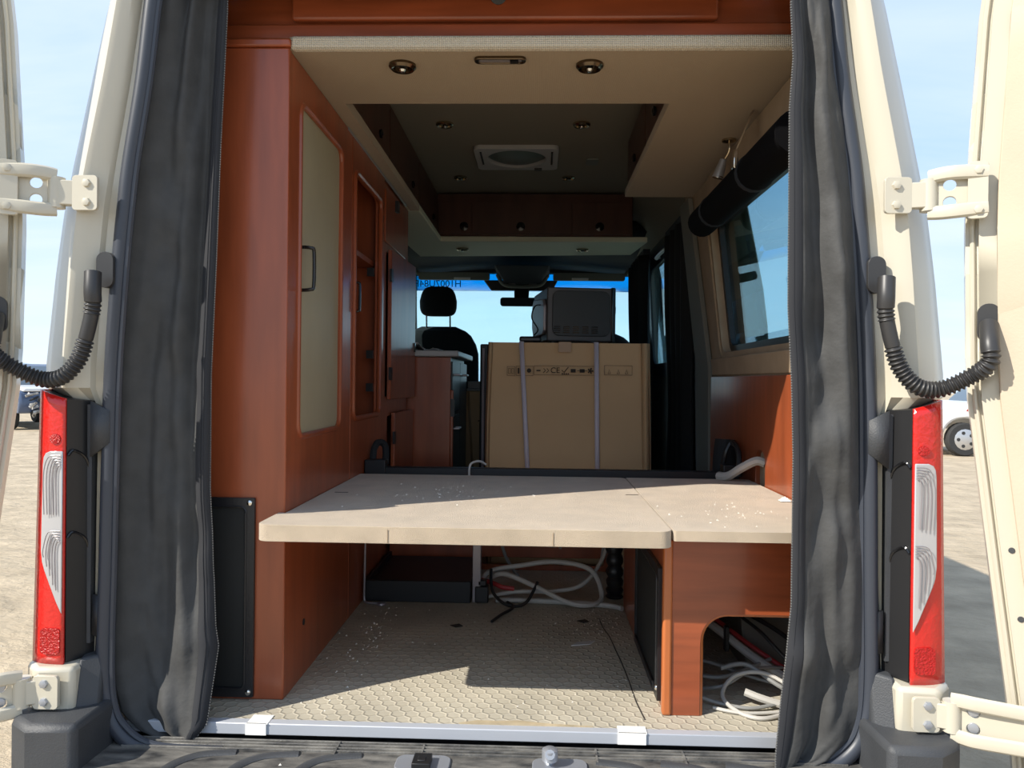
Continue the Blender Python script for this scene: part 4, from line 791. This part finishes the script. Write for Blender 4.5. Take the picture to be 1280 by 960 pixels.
# black bag and rod beside the bed rail
obj('dark_strap', MB().tube([(-.445, 2.60, 1.15), (-.448, 2.62, 1.20), (-.44, 2.66, 1.225), (-.42, 2.68, 1.21), (-.415, 2.66, 1.15)], .012, 8, sub=5), 'seat', label='black webbing strap standing at the end of the bed rail by the cabinets', cat='strap')
bg_ = thing('black_bag', 'small black pouch hanging on the wainscot beside the bed board', 'pouch', (.76, 2.62, 1.11))
obj('pouch', MB().tube([(.765, 2.68, 1.13), (.762, 2.685, 1.19), (.765, 2.69, 1.25)], lambda q: .045-.012*q, 12, sub=4), 'seat', bg_)
obj('strap', MB().tube([(.74, 2.62, 1.14), (.745, 2.60, 1.21), (.765, 2.60, 1.245), (.775, 2.55, 1.22), (.77, 2.52, 1.14)], .009, 8, sub=5), 'blackpl', bg_)
cable([(.70, 2.50, 1.145), (.72, 2.46, 1.15), (.75, 2.42, 1.18), (.79, 2.40, 1.205), (.815, 2.39, 1.20)], .014, 'cable', 'pale flat cable coming through the hole in the wainscot', name='flat_cable')
obj('crumpled_tissue', MB().grid(6, 6, lambda u, v: (.752+.03*u, 2.03+.03*v, BZ+.002+.007*math.sin(math.pi*u)*math.sin(math.pi*v)*(1+.6*math.sin(u*9+v*7)))), 'white', solid=.001, ang=20, label='white crumpled scrap at the wall end of the bed board', cat='tissue')
# ------------------------------------------------------------ dark curtains by the sliding door
def drape(label, y0, y1, x, z0, z1, n, am, gather):
    th = thing('side_curtain', label, 'curtain', (x, (y0+y1)/2, z0))
    def F(u, v):
        z_ = z0+(z1-z0)*v; s_ = 1-gather*math.exp(-((z_-1.35)/.35)**2)
        y = (y0+y1)/2+(u-.5)*(y1-y0)*s_
        return (x+am*math.sin(u*n*6.283+v*.8)+.01*math.sin(v*5), y, z_)
    obj('panel', MB().grid(40, 16, F), 'seat', th, solid=.003)
    obj('heading', MB().box(x-.02, x+.02, y0, y1, z1, z1+.03), 'headliner', th)
drape('black side curtain hanging between trim post and sliding door window', 3.36, 3.95, .775, .74, 2.18, 4, .022, .25)
drape('black side curtain gathered beside the cab opening', 4.55, 5.15, .745, .74, 2.20, 5, .03, .2)
obj('grab_handle', MB().tube([(.80, 4.10, 2.16), (.775, 4.12, 2.15), (.775, 4.38, 2.15), (.80, 4.40, 2.16)], .010, 8, sub=4), 'alu', label='pale grab handle above the sliding door window', cat='handle')
# ------------------------------------------------------------ cab
def seat(xc, label, dz=0):
    t = thing('cab_seat', label, 'seat', (xc, 5.55, 1.0))
    def sec(w_, h0, h1, y0, y1, tp_=.75):
        pts = []
        for i in range(13):
            v = i/12; z_ = h0+(h1-h0)*v; q = w_*(1-(1-tp_)*max(0, (v-.72)/.28)**2)
            pts.append((z_, q))
        return pts
    mb = MB(); P = sec(.290, 1.05, 1.83, 0, 0, .62)
    n = 14
    def F(u, v):
        i = min(11, int(v*12)); z_ = 1.05+.78*v; q = interp(P, z_); a = 2*math.pi*u
        sx = math.copysign(abs(math.cos(a))**.5, math.cos(a)); sy = math.copysign(abs(math.sin(a))**.5, math.sin(a))
        k = 1-.9*max(0, (v-.93)/.07)**2
        return (xc+q*sx*(k*.35+.65), 5.58-.10*(v-.5)+.065*sy*k, z_+dz)
    mb.grid(24, 24, F); obj('backrest', mb, 'seat', t)
    def Hh(u, v):
        a = 2*math.pi*u; b = math.pi*(v-.5); cx = math.copysign(abs(math.cos(b))**.4, 1)
        sx = math.copysign(abs(math.cos(a))**.6, math.cos(a)); sy = math.copysign(abs(math.sin(a))**.6, math.sin(a)); sz = math.copysign(abs(math.sin(b))**.6, math.sin(b))
        return (xc+(.134-.022*max(0, sz))*sx*cx, 5.50+.055*sy*cx, 2.008+.107*sz+dz)
    obj('headrest', MB().grid(24, 14, Hh), 'seat', t)
    for s_ in (-.085, .085): obj('headrest_post', MB().tube([(xc+s_, 5.52, 1.78+dz), (xc+s_, 5.50, 1.93+dz)], .007, 8), 'chrome', t)
    obj('cushion', MB().box(xc-.25, xc+.25, 5.55, 6.05, 1.0, 1.14), 'seat', t, bevel=.04, seg=3)
    obj('pedestal', MB().box(xc-.20, xc+.20, 5.58, 5.98, FL, 1.0), 'blackpl', t, bevel=.01)
seat(-.607, 'black cab seat with headrest showing beyond the galley')
seat(.53, 'black cab seat half hidden behind the microwave', -.035)
ws = obj('window_3', MB().add([(-.93, 6.02, 2.30), (.93, 6.02, 2.30), (.95, 6.15, 2.165), (-.95, 6.15, 2.165), (-.98, 6.78, 1.35), (.98, 6.78, 1.35)], [(3, 2, 5, 4)]), 'wind', solid=.005, label='windscreen of the van with a blue tint band on top', cat='window', kind='structure')
obj('tint_band', MB().add([(-.93, 6.00, 2.31), (.93, 6.00, 2.31), (.95, 6.152, 2.163), (-.95, 6.152, 2.163)], [(0, 1, 2, 3)]), 'band', ws, solid=.005)
text('marker_writing', 'H1007U84P', .075, lambda u, v, w: (-.68+u, 6.02, 2.200+v), 'ink', ws, mirror=True)
for s_ in (-1, 1):
    obj('trim_%d' % (7 if s_ < 0 else 8), MB().tube([(s_*.90, 6.0, 2.36), (s_*.955, 6.40, 1.85), (s_*.97, 6.75, 1.35)], .055, 10, sub=4), 'greyliner', label='grey lined windscreen pillar on the %s side' % ('driver' if s_ < 0 else 'passenger'), cat='trim', kind='structure')
    obj('trim_%d' % (9 if s_ < 0 else 10), MB().box(*sorted((s_*.80, s_*.92)), 5.18, 5.36, FL, 2.45), 'greyliner', bevel=.02, label='grey lined door pillar on the %s side of the cab' % ('driver' if s_ < 0 else 'passenger'), cat='trim', kind='structure')
hl_ = obj('ceiling_cab', MB().grid(12, 6, lambda u, v: ((u-.5)*1.84, 4.62+1.44*v, 2.36-.07*v+.05*math.sin(math.pi*u))), 'headliner', solid=.06, label='dark cab headliner above the windscreen', cat='ceiling', kind='structure')
obj('roof_front_lip', MB().box(-.92, .92, 5.98, 6.06, 2.285, 2.42), 'headliner', hl_)
con = thing('overhead_console', 'dark overhead console with lamps above the mirror', 'console', (.0, 5.75, 2.15))
obj('housing', MB().hexa([(-.14, 5.75, 2.165), (.12, 5.75, 2.165), (.12, 5.98, 2.22), (-.14, 5.98, 2.22)], [(-.215, 5.45, 2.268), (.20, 5.45, 2.268), (.20, 5.98, 2.25), (-.215, 5.98, 2.25)]), 'headliner', con, bevel=.02)
for x in (-.09, .07): obj('lamp', MB().lathe([(.03, 0), (.034, .006), (.02, .012), (.002, .012)], Matrix.Translation((x, 5.74, 2.18)) @ Matrix.Rotation(R(115), 4, 'X'), 14), 'steel', con)
obj('arch', MB().tube([(-.20, 5.74, 2.24), (-.15, 5.74, 2.165), (-.05, 5.74, 2.15), (.03, 5.74, 2.15), (.13, 5.74, 2.165), (.18, 5.74, 2.24)], .014, 8, sub=5), 'visor', con)
mr = thing('rear_view_mirror', 'dark rear view mirror below the overhead console', 'mirror', (.0, 5.85, 1.98))
obj('stalk', MB().hexa([(-.075, 5.9, 2.06), (.035, 5.9, 2.06), (.035, 5.95, 2.06), (-.075, 5.95, 2.06)], [(-.08, 5.99, 2.20), (.04, 5.99, 2.20), (.04, 6.03, 2.20), (-.08, 6.03, 2.20)]), 'blackpl', mr, bevel=.008)
obj('glass', MB().plate(rr(-.18, .10, 2.015, 2.08, .02), [], FY(5.85), .04), 'headliner', mr, bevel=.008)
obj('sensor_cover', MB().hexa([(-.26, 5.99, 2.15), (.22, 5.99, 2.15), (.22, 6.03, 2.15), (-.26, 6.03, 2.15)], [(-.32, 5.99, 2.23), (.26, 5.99, 2.23), (.26, 6.03, 2.23), (-.32, 6.03, 2.23)]), 'blackpl', mr, bevel=.01)
for x0, x1, lb in ((-.80, -.26, 'grey sun visor with white label above the driver seat'), (.22, .76, 'grey sun visor with white label above the passenger seat')):
    v_ = thing('sun_visor', lb, 'visor', ((x0+x1)/2, 5.80, 2.20))
    obj('board', MB().plate(rr(x0, x1, 2.205, 2.262, .015), [], FY(5.80), .03), 'visor', v_, bevel=.008)
    xl = x0+.27 if x0 < 0 else x0+.14
    obj('label', MB().box(xl, xl+.125, 5.797, 5.80, 2.205, 2.224), 'white', v_)
    obj('pivot', MB().tube([((x0 if x0 < 0 else x1), 5.82, 2.245), ((x0-.03 if x0 < 0 else x1+.03), 5.82, 2.29), ((x0-.02 if x0 < 0 else x1+.02), 5.80, 2.33)], .014, 8, sub=3), 'visor', v_)
obj('dashboard', MB().hexa([(-.88, 6.25, .9), (.88, 6.25, .9), (.88, 6.78, .9), (-.88, 6.78, .9)], [(-.88, 6.32, 1.32), (.88, 6.32, 1.32), (.88, 6.75, 1.35), (-.88, 6.75, 1.35)]), 'blackpl', bevel=.03, label='black dashboard below the windscreen', cat='dashboard')
# ------------------------------------------------------------ parked vehicles in the yard
def vehicle(name, label, loc, hd, body, wrecked):
    t = thing(name, label, 'car', loc); c, s_ = math.cos(hd), math.sin(hd); O = Vector(loc)
    def F(x, y, z_): return O+Vector((x*c-y*s_, x*s_+y*c, z_))
    def sec(pts, w_, m_, nm, bev, inset=0):
        F2 = lambda u, v, w: F(u, w-w_/2, v)
        return obj(nm, MB().plate(pts, [], F2, w_), m_, t, bevel=bev)
    wh = lambda x: [(x+.42*math.cos(R(a)), .36+.42*math.sin(R(a))) for a in range(165, 14, -15)]
    prof = [(-2.5, .45)]+wh(-1.55)+wh(1.55)+[(2.45, .45), (2.5, .75), (2.4, 1.02), (1.2, 1.12), (-2.45, 1.10), (-2.55, .8)]
    bd_ = sec(prof, 1.86, body, 'body', .06)
    sec([(-2.2, 1.08), (1.15, 1.08), (.45, 1.70), (.2, 1.75), (-1.9, 1.74), (-2.15, 1.6)], 1.55, 'carglass', 'cabin', .08)
    sec([(.42, 1.705), (.2, 1.77), (-1.9, 1.765), (-1.95, 1.72)], 1.58, body, 'roof', .02)
    for px_ in (-.4, -1.3):
        for q in (-.765, .765): obj('door_pillar', MB().hexa([F(px_-.04, q-.02, 1.08), F(px_+.04, q-.02, 1.08), F(px_+.04, q+.02, 1.08), F(px_-.04, q+.02, 1.08)], [F(px_-.04, q-.03, 1.74), F(px_+.04, q-.03, 1.74), F(px_+.04, q+.02, 1.74), F(px_-.04, q+.02, 1.74)]), body, t)
    for x in (-1.55, 1.55):
        for q in (-.84, .84):
            T = Matrix.Translation(F(x, q, .345)) @ Matrix.Rotation(hd, 4, 'Z') @ Matrix.Rotation(R(90), 4, 'X')
            wl = obj('wheel', MB().lathe([(.20, -.11), (.32, -.11), (.345, -.07), (.345, .07), (.32, .11), (.20, .11)], T, 24), 'tyre', t)
            obj('rim', MB().lathe([(.02, -.128), (.20, -.118), (.225, -.105), (.225, .105), (.20, .118), (.02, .128)], T, 16), 'rim', wl)
            for a in range(5): obj('rim_gap', MB().lathe([(.01, -.128), (.036, -.128), (.036, .128), (.01, .128)], T @ Matrix.Rotation(a*1.2566, 4, 'Z') @ Matrix.Translation((.14, 0, 0)), 8), 'tyre', wl)
    if wrecked:
        for i in range(26):
            x = 2.5+random.uniform(-.1, .12); y = random.uniform(-.9, .9); z_ = random.uniform(.45, 1.05)
            obj('torn_piece', MB().tube([F(x, y, z_), F(x+random.uniform(.02, .12), y+random.uniform(-.15, .15), z_+random.uniform(-.12, .12)), F(x+.03, y+random.uniform(-.25, .25), z_+random.uniform(-.1, .1))], random.uniform(.02, .05), 6), 'wreck' if i % 3 else 'tyre', bd_)
        obj('hood', MB().hexa([F(1.2, -.8, 1.12), F(2.45, -.85, 1.02), F(2.45, .85, 1.02), F(1.2, .8, 1.12)], [F(1.2, -.8, 1.18), F(2.45, -.8, 1.12), F(2.45, .8, 1.12), F(1.2, .8, 1.18)]), 'carwhite', t, bevel=.03)
    for q in (-.7, .7): obj('lamp', MB().hexa([F(-2.56, q-.1, .8), F(-2.5, q-.1, .8), F(-2.5, q+.1, .8), F(-2.56, q+.1, .8)], [F(-2.54, q-.1, 1.02), F(-2.48, q-.1, 1.02), F(-2.48, q+.1, 1.02), F(-2.54, q+.1, 1.02)]), 'redin', t)
    return t, F
v1, F1 = vehicle('pickup', 'white car with dark windows parked in the yard', (10.45, 16.9, 0), R(178), 'carwhite', False)
text('door_number', '4', .32, lambda u, v, w: F1(1.45-u, .934, .95+v), 'redin', v1)
vehicle('wrecked_car', 'dark blue car with torn front and white hood in the yard', (-14.6, 21.6, 0), R(-38), 'carblue', True)
pl = thing('utility_pole', 'thin utility pole standing far beyond the yard', 'pole', (36, 62, 0))
obj('shaft', MB().tube([(36, 62, 0), (36, 62, 6.2)], .09, 8), 'cableg', pl)
obj('cross_arm', MB().box(35.4, 36.6, 61.95, 62.05, 5.4, 5.55), 'cableg', pl)
